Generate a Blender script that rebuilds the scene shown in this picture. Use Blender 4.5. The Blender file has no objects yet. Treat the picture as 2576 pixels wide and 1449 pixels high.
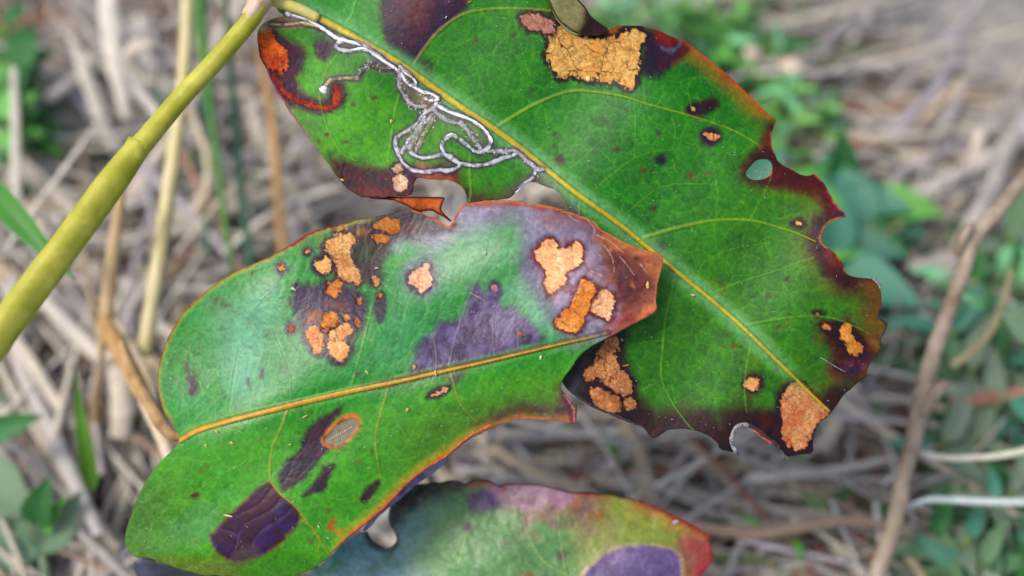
import bpy, math, random
import numpy as np
from mathutils import Vector

random.seed(7)
RNG = np.random.default_rng(7)
scene = bpy.context.scene
COL = scene.collection
R = math.radians

# ------------------------------------------------------------------ camera
CAM_H, PITCH, LENS = 0.325, 55.0, 50.0
cam_data = bpy.data.cameras.new('camera')
cam_data.lens = LENS
cam_data.sensor_width = 36.0
cam_data.clip_start = 0.01
cam_data.clip_end = 50.0
cam_data.dof.use_dof = True
cam_data.dof.focus_distance = 0.2475
cam_data.dof.aperture_fstop = 7.0
cam = bpy.data.objects.new('camera', cam_data)
COL.objects.link(cam)
cam.location = (0, 0, CAM_H)
cam.rotation_euler = (R(90 - PITCH), 0, 0)
scene.camera = cam

# ------------------------------------------------------------------ light
SUN_EL, SUN_AZ = 60.0, -112.0          # azimuth from +Y towards +X
world = bpy.data.worlds.new('World')
scene.world = world
world.use_nodes = True
wn = world.node_tree
wn.nodes.clear()
sky = wn.nodes.new('ShaderNodeTexSky')
sky.sky_type = 'NISHITA'
sky.sun_disc = False
sky.sun_elevation = R(SUN_EL)
sky.sun_rotation = R(SUN_AZ)
sky.dust_density = 4.0
sky.air_density = 1.0
sky.ozone_density = 1.0
bg = wn.nodes.new('ShaderNodeBackground')
bg.inputs['Strength'].default_value = 0.10
wo = wn.nodes.new('ShaderNodeOutputWorld')
wn.links.new(sky.outputs[0], bg.inputs['Color'])
wn.links.new(bg.outputs[0], wo.inputs['Surface'])

sun_data = bpy.data.lights.new('sun', 'SUN')
sun_data.energy = 1.15
sun_data.angle = R(13)
sun_data.color = (1.0, 0.955, 0.89)
sun = bpy.data.objects.new('sun', sun_data)
COL.objects.link(sun)
sd = Vector((math.sin(R(SUN_AZ)) * math.cos(R(SUN_EL)), math.cos(R(SUN_AZ)) * math.cos(R(SUN_EL)), math.sin(R(SUN_EL))))
sun.rotation_euler = sd.to_track_quat('Z', 'Y').to_euler()

scene.render.engine = 'CYCLES'
scene.cycles.use_denoising = True
scene.cycles.max_bounces = 5
scene.cycles.diffuse_bounces = 3
scene.cycles.glossy_bounces = 2
scene.cycles.caustics_reflective = False
scene.cycles.caustics_refractive = False
scene.view_settings.view_transform = 'Standard'
scene.view_settings.look = 'None'
scene.view_settings.gamma = 1.0
scene.view_settings.use_curve_mapping = False
scene.view_settings.exposure = 0.95

# ------------------------------------------------------------------ geometry of the view
K = 36.0 / LENS / 2576.0
P_ = R(PITCH)
CF = np.array([0, math.cos(P_), -math.sin(P_)])
CU = np.array([0, math.sin(P_), math.cos(P_)])
CR = np.array([1.0, 0, 0])
CC = np.array([0, 0, CAM_H])


def P3(u, v, d):
    u = np.asarray(u, float)[..., None]
    v = np.asarray(v, float)[..., None]
    d = np.asarray(d, float)[..., None]
    return CC + d * (CF + CR * (u - 1288) * K - CU * (v - 724.5) * K)


def ground_depth(u, v, h=0.0):
    dz = CF[2] - CU[2] * (np.asarray(v, float) - 724.5) * K
    return (h - CAM_H) / dz


def G3(u, v, h=0.0):
    return P3(u, v, ground_depth(u, v, h))


def lin(c):
    c = np.asarray(c, float) / 255.0
    return np.where(c <= 0.04045, c / 12.92, ((c + 0.055) / 1.055) ** 2.4)


ALB = 0.80


def S(r, g, b):
    return lin((r, g, b)) * ALB * np.array([1.03, 1.0, 0.95])


# ------------------------------------------------------------------ noise in numpy
def _h(ix, iy, seed):
    n = (ix.astype(np.int64) * 374761393 + iy.astype(np.int64) * 668265263 + seed * 974634777) & 0xffffffff
    n = ((n ^ (n >> 13)) * 1274126177) & 0xffffffff
    n = n ^ (n >> 16)
    return (n & 0xffffff) / float(0xffffff)


def vnoise(x, y, seed=0):
    ix, iy = np.floor(x), np.floor(y)
    fx, fy = x - ix, y - iy
    fx = fx * fx * (3 - 2 * fx)
    fy = fy * fy * (3 - 2 * fy)
    a, b = _h(ix, iy, seed), _h(ix + 1, iy, seed)
    c, d = _h(ix, iy + 1, seed), _h(ix + 1, iy + 1, seed)
    return (a + (b - a) * fx) * (1 - fy) + (c + (d - c) * fx) * fy


def fbm(x, y, scale, seed=0, octv=3):
    s, a, t = 0.0, 1.0, 0.0
    for k in range(octv):
        s = s + a * (vnoise(x / scale * 2 ** k, y / scale * 2 ** k, seed + 17 * k) - 0.5)
        t += a
        a *= 0.5
    return s / t * 2.0


def voronoi(x, y, scale, seed=0, jitter=0.9):
    x, y = x / scale, y / scale
    ix, iy = np.floor(x), np.floor(y)
    f1 = np.full(x.shape, 9.0)
    f2 = np.full(x.shape, 9.0)
    idd = np.zeros(x.shape)
    for dx in (-1, 0, 1):
        for dy in (-1, 0, 1):
            cx, cy = ix + dx, iy + dy
            px = cx + 0.5 + jitter * (_h(cx, cy, seed) - 0.5)
            py = cy + 0.5 + jitter * (_h(cx, cy, seed + 5) - 0.5)
            d = np.hypot(px - x, py - y)
            nw = d < f1
            f2 = np.where(nw, f1, np.minimum(f2, d))
            idd = np.where(nw, _h(cx, cy, seed + 9), idd)
            f1 = np.where(nw, d, f1)
    return f1, f2 - f1, idd


def sstep(a, b, x):
    t = np.clip((x - a) / (b - a), 0, 1)
    return t * t * (3 - 2 * t)


# ------------------------------------------------------------------ curves
def chaikin(P, n=1, closed=True):
    P = np.asarray(P, float)
    for _ in range(n):
        Q = np.roll(P, -1, 0) if closed else P[1:]
        A = P if closed else P[:-1]
        N = np.empty((2 * len(A), 2))
        N[0::2] = A * 0.75 + Q * 0.25
        N[1::2] = A * 0.25 + Q * 0.75
        if not closed:
            N = np.vstack([P[:1], N, P[-1:]])
        P = N
    return P


def roughen(P, amp, step, seed):
    P = np.asarray(P, float)
    Q = np.roll(P, -1, 0)
    out = []
    for a, b in zip(P, Q):
        n = max(1, int(np.hypot(*(b - a)) / step))
        for k in range(n):
            out.append(a + (b - a) * k / n)
    out = np.array(out)
    nx = fbm(out[:, 0], out[:, 1], step * 3.0, seed) * amp
    ny = fbm(out[:, 0], out[:, 1], step * 3.0, seed + 50) * amp
    return out + np.stack([nx, ny], 1)


def poly_sdf(U, V, P, closest=False):
    shp = U.shape
    U, V = U.ravel(), V.ravel()
    P = np.asarray(P, float)
    Q = np.roll(P, -1, 0)
    d2 = np.full(U.shape, 1e18)
    inside = np.zeros(U.shape, bool)
    cu, cv = np.zeros_like(U), np.zeros_like(V)
    for (ax, ay), (bx, by) in zip(P, Q):
        ex, ey = bx - ax, by - ay
        L2 = ex * ex + ey * ey
        if L2 < 1e-9:
            continue
        wx, wy = U - ax, V - ay
        t = np.clip((wx * ex + wy * ey) / L2, 0, 1)
        dx, dy = wx - t * ex, wy - t * ey
        dd = dx * dx + dy * dy
        m = dd < d2
        d2 = np.where(m, dd, d2)
        if closest:
            cu = np.where(m, ax + t * ex, cu)
            cv = np.where(m, ay + t * ey, cv)
        if ay != by:
            cond = ((ay > V) != (by > V)) & (U < ex * (V - ay) / (by - ay) + ax)
            inside ^= cond
    s = np.sqrt(d2) * np.where(inside, -1, 1)
    if closest:
        return s.reshape(shp), cu.reshape(shp), cv.reshape(shp)
    return s.reshape(shp)


def line_dist(U, V, P, pad):
    """distance to an open polyline and the parameter 0..1 along it, only near the line"""
    P = chaikin(P, 2, False)
    seg = np.hypot(*(P[1:] - P[:-1]).T)
    cum = np.concatenate([[0], np.cumsum(seg)])
    D = np.full(U.shape, 1e3)
    T = np.zeros(U.shape)
    m = (U > P[:, 0].min() - pad) & (U < P[:, 0].max() + pad) & (V > P[:, 1].min() - pad) & (V < P[:, 1].max() + pad)
    u, v = U[m], V[m]
    d, tt = np.full(u.shape, 1e6), np.zeros(u.shape)
    for i in range(len(P) - 1):
        ax, ay = P[i]
        ex, ey = P[i + 1] - P[i]
        L2 = ex * ex + ey * ey + 1e-9
        t = np.clip(((u - ax) * ex + (v - ay) * ey) / L2, 0, 1)
        dd = np.hypot(u - ax - t * ex, v - ay - t * ey)
        k = dd < d
        d = np.where(k, dd, d)
        tt = np.where(k, (cum[i] + t * seg[i]) / cum[-1], tt)
    D[m] = d
    T[m] = tt
    return D, T


def A1(pts):   # crop with origin (800,0)
    return [(618.3 + .4268 * x, .4268 * y) for x, y in pts]


def A2(pts):   # origin (1600,0)
    return [(1236.6 + .4268 * x, .4268 * y) for x, y in pts]


def A3(pts):   # origin (2000,500)
    return [(1545.8 + .5334 * x, 386.5 + .5334 * y) for x, y in pts]


def A4(pts):
    return [(927.5 + .4268 * x, 463.7 + .4268 * y) for x, y in pts]


def A5(pts):
    return [(309.2 + .4268 * x, 463.7 + .4268 * y) for x, y in pts]


def A6(pts):
    return [(309.2 + .36 * x, 927.5 + .36 * y) for x, y in pts]


def A7(pts):
    return [(772.9 + .42 * x, 1082 + .42 * y) for x, y in pts]


def ell(cx, cy, rx, ry, ang=0.0, n=14):
    a = R(ang)
    return [(cx + rx * math.cos(t) * math.cos(a) - ry * math.sin(t) * math.sin(a),
             cy + rx * math.cos(t) * math.sin(a) + ry * math.sin(t) * math.cos(a)) for t in np.linspace(0, 2 * math.pi, n, endpoint=False)]


# ------------------------------------------------------------------ materials
def nodes_of(name):
    m = bpy.data.materials.new(name)
    m.use_nodes = True
    nt = m.node_tree
    b = nt.nodes['Principled BSDF']
    return m, nt, b


def N(nt, t, **kw):
    n = nt.nodes.new(t)
    for k, v in kw.items():
        if k in n.inputs:
            n.inputs[k].default_value = v
        else:
            setattr(n, k, v)
    return n


def mat_attr(name, rough=0.45, spec=0.5, nscale=1400, bump=0.00004, var=0.22, translucent=0.0, bump_scale=1900, coat=0.0):
    """tissue whose colour comes from the leaf's own pigment map, with grain and relief"""
    m, nt, b = nodes_of(name)
    at = N(nt, 'ShaderNodeAttribute', attribute_name='pigment')
    tc = N(nt, 'ShaderNodeTexCoord')
    no = N(nt, 'ShaderNodeTexNoise', Scale=nscale, Detail=5.0, Roughness=0.6)
    nt.links.new(tc.outputs['Object'], no.inputs['Vector'])
    mr = N(nt, 'ShaderNodeMapRange')
    mr.inputs['From Min'].default_value = 0.3
    mr.inputs['From Max'].default_value = 0.7
    mr.inputs['To Min'].default_value = 1 - var
    mr.inputs['To Max'].default_value = 1 + var
    nt.links.new(no.outputs['Fac'], mr.inputs['Value'])
    mx = N(nt, 'ShaderNodeVectorMath', operation='SCALE')
    nt.links.new(at.outputs['Color'], mx.inputs[0])
    nt.links.new(mr.outputs[0], mx.inputs['Scale'])
    nt.links.new(mx.outputs[0], b.inputs['Base Color'])
    n2 = N(nt, 'ShaderNodeTexNoise', Scale=bump_scale, Detail=4.0, Roughness=0.65)
    nt.links.new(tc.outputs['Object'], n2.inputs['Vector'])
    bp = N(nt, 'ShaderNodeBump', Strength=0.8, Distance=bump)
    nt.links.new(n2.outputs['Fac'], bp.inputs['Height'])
    nt.links.new(bp.outputs[0], b.inputs['Normal'])
    r2 = N(nt, 'ShaderNodeMapRange')
    r2.inputs['To Min'].default_value = rough - 0.08
    r2.inputs['To Max'].default_value = rough + 0.12
    nt.links.new(n2.outputs['Fac'], r2.inputs['Value'])
    nt.links.new(r2.outputs[0], b.inputs['Roughness'])
    b.inputs['Specular IOR Level'].default_value = spec
    b.inputs['Coat Weight'].default_value = coat
    b.inputs['Coat Roughness'].default_value = 0.3
    if translucent > 0:
        tr = N(nt, 'ShaderNodeBsdfTranslucent')
        nt.links.new(mx.outputs[0], tr.inputs['Color'])
        ms = N(nt, 'ShaderNodeMixShader')
        ms.inputs[0].default_value = translucent
        out = nt.nodes['Material Output']
        nt.links.new(b.outputs[0], ms.inputs[1])
        nt.links.new(tr.outputs[0], ms.inputs[2])
        nt.links.new(ms.outputs[0], out.inputs['Surface'])
    return m


def mat_plain(name, c1, c2, rough=0.6, scale=600, stretch=(1, 1, 1), bump=0.0001, spec=0.4, rnd=0.0, translucent=0.0, detail=4.0):
    """two tones mixed by noise stretched along the piece; rnd varies brightness per object"""
    m, nt, b = nodes_of(name)
    tc = N(nt, 'ShaderNodeTexCoord')
    mp = N(nt, 'ShaderNodeMapping')
    mp.inputs['Scale'].default_value = stretch
    nt.links.new(tc.outputs['Object'], mp.inputs['Vector'])
    no = N(nt, 'ShaderNodeTexNoise', Scale=scale, Detail=detail, Roughness=0.6)
    nt.links.new(mp.outputs[0], no.inputs['Vector'])
    cr = N(nt, 'ShaderNodeValToRGB')
    cr.color_ramp.elements[0].position = 0.35
    cr.color_ramp.elements[1].position = 0.65
    cr.color_ramp.elements[0].color = (*c1, 1)
    cr.color_ramp.elements[1].color = (*c2, 1)
    nt.links.new(no.outputs['Fac'], cr.inputs['Fac'])
    outc = cr.outputs['Color']
    if rnd > 0:
        oi = N(nt, 'ShaderNodeObjectInfo')
        mr = N(nt, 'ShaderNodeMapRange')
        mr.inputs['To Min'].default_value = 1 - rnd
        mr.inputs['To Max'].default_value = 1 + rnd
        nt.links.new(oi.outputs['Random'], mr.inputs['Value'])
        sc = N(nt, 'ShaderNodeVectorMath', operation='SCALE')
        nt.links.new(outc, sc.inputs[0])
        nt.links.new(mr.outputs[0], sc.inputs['Scale'])
        outc = sc.outputs[0]
    nt.links.new(outc, b.inputs['Base Color'])
    bp = N(nt, 'ShaderNodeBump', Strength=0.7, Distance=bump)
    nt.links.new(no.outputs['Fac'], bp.inputs['Height'])
    nt.links.new(bp.outputs[0], b.inputs['Normal'])
    b.inputs['Roughness'].default_value = rough
    b.inputs['Specular IOR Level'].default_value = spec
    if translucent > 0:
        tr = N(nt, 'ShaderNodeBsdfTranslucent')
        nt.links.new(outc, tr.inputs['Color'])
        ms = N(nt, 'ShaderNodeMixShader')
        ms.inputs[0].default_value = translucent
        nt.links.new(b.outputs[0], ms.inputs[1])
        nt.links.new(tr.outputs[0], ms.inputs[2])
        nt.links.new(ms.outputs[0], nt.nodes['Material Output'].inputs['Surface'])
    return m


# ------------------------------------------------------------------ mesh helpers
def np_mesh(name, V, F, mat, col=None, smooth=True):
    me = bpy.data.meshes.new(name)
    V = np.asarray(V, np.float32)
    F = np.asarray(F, np.int32)
    k = F.shape[1]
    me.vertices.add(len(V))
    me.vertices.foreach_set('co', V.ravel())
    me.loops.add(F.size)
    me.loops.foreach_set('vertex_index', F.ravel())
    me.polygons.add(len(F))
    me.polygons.foreach_set('loop_start', np.arange(0, F.size, k, dtype=np.int32))
    me.polygons.foreach_set('use_smooth', np.full(len(F), smooth))
    me.update(calc_edges=True)
    me.validate()
    if col is not None:
        at = me.color_attributes.new('pigment', 'FLOAT_COLOR', 'POINT')
        c = np.ones((len(V), 4), np.float32)
        c[:, :3] = col
        at.data.foreach_set('color', c.ravel())
    if mat:
        me.materials.append(mat)
    return me


def link(name, me, parent=None, loc=None):
    o = bpy.data.objects.new(name, me)
    COL.objects.link(o)
    if loc is not None:
        o.location = loc
    if parent is not None:
        o.parent = parent
    return o


def thing(name, label, cat, loc, group=None):
    o = bpy.data.objects.new(name, None)
    COL.objects.link(o)
    o.empty_display_size = 0.005
    o.location = tuple(loc)
    o['label'] = label
    o['category'] = cat
    if group:
        o['group'] = group
    return o


def tag(o, label, cat, group=None):
    o['label'] = label
    o['category'] = cat
    if group:
        o['group'] = group
    return o


def part(name, V, F, mat, parent, col=None, smooth=True):
    V = np.asarray(V, float) - np.array(parent.location)
    return link(name, np_mesh(name, V, F, mat, col, smooth), parent)


def tube_np(path, rad, sides=8, flat=1.0, up=None, section=None, wob=0.0, seed=0, caps=True):
    """closed tube along 3D points; flat squashes it along up"""
    path = np.asarray(path, float)
    n = len(path)
    rad = np.broadcast_to(np.asarray(rad, float), (n,))
    tan = np.gradient(path, axis=0)
    tan /= np.linalg.norm(tan, axis=1, keepdims=True) + 1e-12
    up = np.array([0, 0, 1.0]) if up is None else np.asarray(up, float)
    side = np.cross(tan, up)
    side /= np.linalg.norm(side, axis=1, keepdims=True) + 1e-12
    nn = np.cross(side, tan)
    th = np.linspace(0, 2 * np.pi, sides, endpoint=False)
    V = []
    for i in range(n):
        s = np.ones(sides) if section is None else section(th, i / (n - 1))
        r = rad[i] * s
        if wob:
            r = r * (1 + wob * (vnoise(np.full(sides, i * 0.45), th * 1.3, seed) - 0.5))
        V.append(path[i] + np.outer(np.cos(th) * r, side[i]) + np.outer(np.sin(th) * r * flat, nn[i]))
    V = np.concatenate(V)
    F = []
    for i in range(n - 1):
        for j in range(sides):
            a, b = i * sides + j, i * sides + (j + 1) % sides
            F.append((a, b, b + sides, a + sides))
    if caps:
        c0, c1 = len(V), len(V) + 1
        V = np.vstack([V, path[0] - tan[0] * rad[0] * 0.3, path[-1] + tan[-1] * rad[-1] * 0.3])
        for j in range(sides):
            b = (j + 1) % sides
            F.append((c0, b, j, c0))
            e = (n - 1) * sides
            F.append((c1, e + j, e + b, c1))
    return V, F


def from_lists(name, V, F, mat, smooth=True):
    me = bpy.data.meshes.new(name)
    F = [tuple(dict.fromkeys(f)) for f in F]
    me.from_pydata([tuple(v) for v in V], [], F)
    if smooth:
        me.polygons.foreach_set('use_smooth', [True] * len(me.polygons))
    if mat:
        me.materials.append(mat)
    me.update()
    return me


def tube_part(name, path, rad, mat, parent, **kw):
    V, F = tube_np(path, rad, **kw)
    return link(name, from_lists(name, V - np.array(parent.location), F, mat), parent)


def spline(pts, n=24):
    """Catmull-Rom through any-dimensional points"""
    P = np.asarray(pts, float)
    P = np.vstack([2 * P[0] - P[1], P, 2 * P[-1] - P[-2]])
    m = len(P) - 3
    out = []
    for k in range(n):
        t = k / (n - 1) * m
        i = min(int(t), m - 1)
        f = t - i
        a, b, c, d = P[i], P[i + 1], P[i + 2], P[i + 3]
        out.append(0.5 * ((2 * b) + (-a + c) * f + (2 * a - 5 * b + 4 * c - d) * f * f + (-a + 3 * b - 3 * c + d) * f ** 3))
    return np.array(out)


PX = 0.18 / 2576.0     # metres per picture unit in the plane of sharp focus


# ------------------------------------------------------------------ the leaf painter
class Leaf:
    def __init__(self, outline, holes, depth, step=2.5, seed=1, rough_amp=3.0, rough_step=7.0, smooth=1):
        self.depth = depth
        O = roughen(chaikin(outline, smooth), rough_amp, rough_step, seed)
        u0, v0 = O.min(0) - 4
        u1, v1 = O.max(0) + 4
        U, V = np.meshgrid(np.arange(u0, u1, step), np.arange(v0, v1, step))
        self.U, self.V, self.step = U, V, step
        sd, cu, cv = poly_sdf(U, V, O, True)
        for h in holes:
            H = roughen(chaikin(h, 2), rough_amp * .7, rough_step, seed + 3)
            m = (U > H[:, 0].min() - 40) & (U < H[:, 0].max() + 40) & (V > H[:, 1].min() - 40) & (V < H[:, 1].max() + 40)
            s, a, b = poly_sdf(U[m], V[m], H, True)
            cur = sd[m]
            k = -s > cur
            sd[m] = np.where(k, -s, cur)
            x, y = cu[m], cv[m]
            cu[m] = np.where(k, a, x)
            cv[m] = np.where(k, b, y)
        self.sd, self.cu, self.cv = sd, cu, cv
        self.col = np.zeros(U.shape + (3,))
        self.h = np.zeros(U.shape)
        self.lab = np.zeros(U.shape, np.int32)
        self.names = {0: 'blade'}
        self.wu = fbm(U, V, 14, seed + 100) * 1.0
        self.seed = seed

    def mix(self, rgb, m):
        m = np.clip(m, 0, 1)[..., None]
        self.col = self.col * (1 - m) + np.asarray(rgb) * m

    def reg(self, pts, warp=5.0, wscale=16, pad=90, sm=1):
        P = chaikin(pts, sm)
        U, V = self.U, self.V
        d = np.full(U.shape, 999.0)
        m = (U > P[:, 0].min() - pad) & (U < P[:, 0].max() + pad) & (V > P[:, 1].min() - pad) & (V < P[:, 1].max() + pad)
        if m.any():
            u, v = U[m], V[m]
            self.seed += 1
            s = poly_sdf(u, v, P)
            d[m] = s + fbm(u, v, wscale, self.seed, 3) * warp
        return d

    def stain(self, pts, rgb, soft=6.0, a=1.0, warp=5.0, wscale=16, rgb2=None):
        d = self.reg(pts, warp, wscale, pad=60 + soft)
        soft = soft * 1.5 + 1.5
        d = d + 3.0 * fbm(self.U, self.V, 7, self.seed + 3, 2) * (d < 60)
        m = a * sstep(soft, -soft, d)
        if rgb2 is not None:
            t = sstep(-0.35, 0.35, fbm(self.U, self.V, 26, self.seed + 7, 4))[..., None]
            c = np.asarray(rgb) * (1 - t) + np.asarray(rgb2) * t
            self.mix(c, m)
        else:
            self.mix(rgb, m)
        return d

    def dead(self, pts, c1, c2, rim=5.0, rimc=None, halo=0.0, haloc=None, cell=16, name='dead_patch', label=None, warp=4.0, bumps=1.0, crack=0.25, big=45, sm=1):
        """dry patch: dark rim, blistered cells with cracks between, its own part"""
        d = self.reg(pts, warp * 1.25, 8, sm=sm)
        mm = d < 40
        fa, ea, ia = voronoi(self.U[mm], self.V[mm], cell * .8, self.seed + 77)
        d[mm] += (ia - .5) * min(7.0, cell * .42) + 2.6 * fbm(self.U[mm], self.V[mm], 5, self.seed + 78, 2)
        near = d < halo + rim + 30
        if haloc is not None and halo > 0:
            self.mix(haloc, 0.9 * sstep(halo + rim, rim * 0.6, d) * near)
        rimc = S(45, 18, 30) if rimc is None else rimc
        if haloc is None:
            self.mix(S(62, 22, 52), .62 * sstep(rim + 13, rim, d + 3 * self.wu))
        self.mix(np.asarray(rimc) * .75, sstep(rim + 4.5, rim * .7, d))
        ins = sstep(1.5, -1.5, d)
        m = d < 8
        u, v = self.U[m], self.V[m]
        wx = u + 9 * fbm(u, v, 22, self.seed + 31) + 4 * fbm(u, v, 8, self.seed + 33)
        wy = v + 9 * fbm(u, v, 22, self.seed + 32) + 4 * fbm(u, v, 8, self.seed + 34)
        f1, e, idd = voronoi(wx, wy, cell, self.seed + 40)
        F1, E, ID = voronoi(wx, wy, big, self.seed + 41)
        t = np.clip(0.5 + 0.9 * fbm(u, v, 30, self.seed + 42, 4) + 0.35 * (idd - 0.5), 0, 1)[:, None]
        c = np.asarray(c1) * (1 - t) + np.asarray(c2) * t
        c = c * np.array([1.06, 1.20, 1.80])
        crack = crack + .10
        crk = np.maximum(crack * sstep(0.16, 0.0, e), min(1, crack * 2.2) * sstep(0.075, 0.01, E))
        crk = crk * np.clip(.75 + 1.3 * fbm(u, v, 28, self.seed + 44), .15, 1.25).clip(0, 1)
        g = fbm(u, v, 5, self.seed + 43, 2)[:, None]
        c = c * (1 + 0.30 * g) * (1.06 + .25 * (idd[:, None] - .5))
        c = c * (1 - crk[:, None]) + rimc * crk[:, None] * 1.2
        a = ins[m][:, None]
        cc = self.col[m]
        self.col[m] = cc * (1 - a) + c * a
        dome = np.sqrt(np.clip(e, 0, 0.5) * 2) * 0.00009 * bumps * (cell / 16.0) ** .5
        self.h[m] += ins[m] * (dome - 0.00013) + 0.00005 * bumps * ins[m] * np.clip(E * 2, 0, 1)
        k = self.lab[m]
        new = max(self.names) + 1
        self.names[new] = (name, label)
        k[(d[m] < 0)] = new
        self.lab[m] = k
        return d

    def spot(self, cx, cy, rx, ry, rgb, soft=3.0, ang=0, a=1.0, warp=2.0):
        return self.stain(ell(cx, cy, rx, ry, ang), rgb, soft, a, warp, 8)

    def vein(self, pts, rgb, w0, w1, relief, a=0.8, halo=0.0, halo_c=None, name=None):
        D, T = line_dist(self.U, self.V, pts, 30)
        w = w0 + (w1 - w0) * T
        if halo_c is not None:
            self.mix(halo_c, 0.5 * sstep(halo, 0, D - w))
        self.mix(rgb, a * sstep(1.35, 0.55, D / w))
        prof = np.clip(1 - (D / (w * 1.3)) ** 2, 0, 1)
        self.h += relief * np.sqrt(prof) - 0.3 * abs(relief) * sstep(4.0, 1.0, D / w) * (prof <= 0)
        if name:
            new = max(self.names) + 1
            self.names[new] = (name, None)
            self.lab[(D < w * 1.05)] = new
        return D, T

    def build(self, root, mats, thick=0.00032, hscale=1.0):
        U, V = self.U, self.V
        st = self.step
        keepv = self.sd < st * 0.5
        q = keepv[:-1, :-1] & keepv[1:, :-1] & keepv[:-1, 1:] & keepv[1:, 1:]
        cen = (self.sd[:-1, :-1] + self.sd[1:, :-1] + self.sd[:-1, 1:] + self.sd[1:, 1:]) / 4
        q &= cen < 0.1
        ny, nx = U.shape
        idx = np.arange(ny * nx).reshape(ny, nx)
        a, b, c, d = idx[:-1, :-1][q], idx[:-1, 1:][q], idx[1:, 1:][q], idx[1:, :-1][q]
        Q = np.stack([a, d, c, b], 1)
        lab = self.lab.ravel()[Q[:, 0]]
        # border edges
        E = np.concatenate([Q[:, [0, 1]], Q[:, [1, 2]], Q[:, [2, 3]], Q[:, [3, 0]]])
        el = np.concatenate([lab] * 4)
        key = np.minimum(E[:, 0], E[:, 1]).astype(np.int64) * (ny * nx) + np.maximum(E[:, 0], E[:, 1])
        uq, inv, cnt = np.unique(key, return_inverse=True, return_counts=True)
        bd = cnt[inv] == 1
        BE, BL = E[bd], el[bd]
        bv = np.unique(BE)
        u, v = U.ravel().copy(), V.ravel().copy()
        move = np.abs(self.sd.ravel()[bv]) < st * 1.6
        bm = bv[move]
        u[bm], v[bm] = self.cu.ravel()[bm], self.cv.ravel()[bm]
        dep = self.depth(u, v)
        top = P3(u, v, dep - self.h.ravel() * hscale)
        bot = P3(u, v, dep + thick)
        gr = (1 + .26 * fbm(U, V, 9, self.seed + 500, 3) + .16 * fbm(U, V, 30, self.seed + 501, 3))[..., None]
        lum = self.col.mean(-1, keepdims=True)
        dk = sstep(.10, .02, lum)
        gr = gr * (1 + dk * .45 * fbm(U, V, 14, self.seed + 502, 3)[..., None])
        self.col = lum + (self.col * gr - lum) * (1.05 + .30 * sstep(.16, .05, lum))
        self.col = self.col * (1 - .38 * sstep(.13, .03, lum)) * np.array([.86, .87, .84])
        col = np.clip(self.col, .003, .9).reshape(-1, 3)
        Nn = ny * nx
        allV = np.concatenate([top, bot])
        allC = np.concatenate([col, col * 0.9])
        for L, nm in self.names.items():
            m = lab == L
            if m.sum() < 4:
                continue
            f = Q[m]
            g = f[:, ::-1] + Nn
            w = BE[BL == L]
            wall = np.stack([w[:, 1], w[:, 0], w[:, 0] + Nn, w[:, 1] + Nn], 1)
            F = np.concatenate([f, g, wall])
            used, r = np.unique(F, return_inverse=True)
            F = r.reshape(F.shape)
            nm, lb = nm if isinstance(nm, tuple) else (nm, None)
            o = part(nm, allV[used], F, mats.get(nm, mats['blade']), root, np.clip(allC[used], 0.001, 0.9))
            if lb:
                o['label'] = lb

# ------------------------------------------------------------------ surface materials
M_blade = mat_attr('leaf_green_tissue', rough=0.46, spec=0.26, var=0.18, bump=0.00005, translucent=0.06)
M_blade2 = mat_attr('leaf_glossy_tissue', rough=0.36, spec=0.36, var=0.17, bump=0.00005, translucent=0.06)
M_dead = mat_attr('dry_leaf_tissue', rough=0.72, spec=0.25, var=0.28, nscale=2400, bump=0.00009, bump_scale=2600, translucent=0.05)
M_rib = mat_attr('leaf_rib', rough=0.42, spec=0.45, var=0.12, nscale=2000, bump=0.00003)
M_paper = mat_attr('papery_membrane', rough=0.6, spec=0.3, var=0.10, nscale=1200, bump=0.00002)
MATS1 = {'blade': M_blade, 'dead_patch': M_dead, 'midrib': M_rib, 'curled_edge': M_dead, 'dried_flap': M_dead}
MATS2 = {'blade': M_blade2, 'dead_patch': M_dead, 'midrib': M_rib, 'papery_window': M_paper, 'dried_flap': M_dead}

# ------------------------------------------------------------------ upper leaf
MID1 = [(690, 5), (760, 25), (830, 60), (900, 97), (960, 133), (1010, 163), (1060, 198), (1110, 235), (1160, 270), (1250, 328), (1330, 388), (1391, 440),
        (1460, 495), (1546, 554), (1600, 598), (1668, 654), (1730, 706), (1800, 762), (1866, 820), (1930, 884), (1999, 950), (2045, 996), (2085, 1034)]


def D1(u, v):
    u, v = np.asarray(u, float), np.asarray(v, float)
    s = (u - 690) * .594 - (v - 5) * .8045
    t = (u - 690) * .8045 + (v - 5) * .594
    d = 0.2500 - 0.0030 * (np.abs(s) / 420) ** 1.25
    d = d + 0.0007 * np.sin(t / 95 + 0.6 * np.sign(s)) * np.clip(np.abs(s) / 160, 0, 1) + 0.0004 * np.sin(u / 61 + v / 83)
    d = d + 0.004 * np.clip((t - 1450) / 350, 0, 2) ** 2 + 0.004 * np.clip((-v) / 180, 0, 2) ** 2
    e = np.clip((s - 330) / 140, 0, 2)
    return d + 0.0035 * e * e


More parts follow.
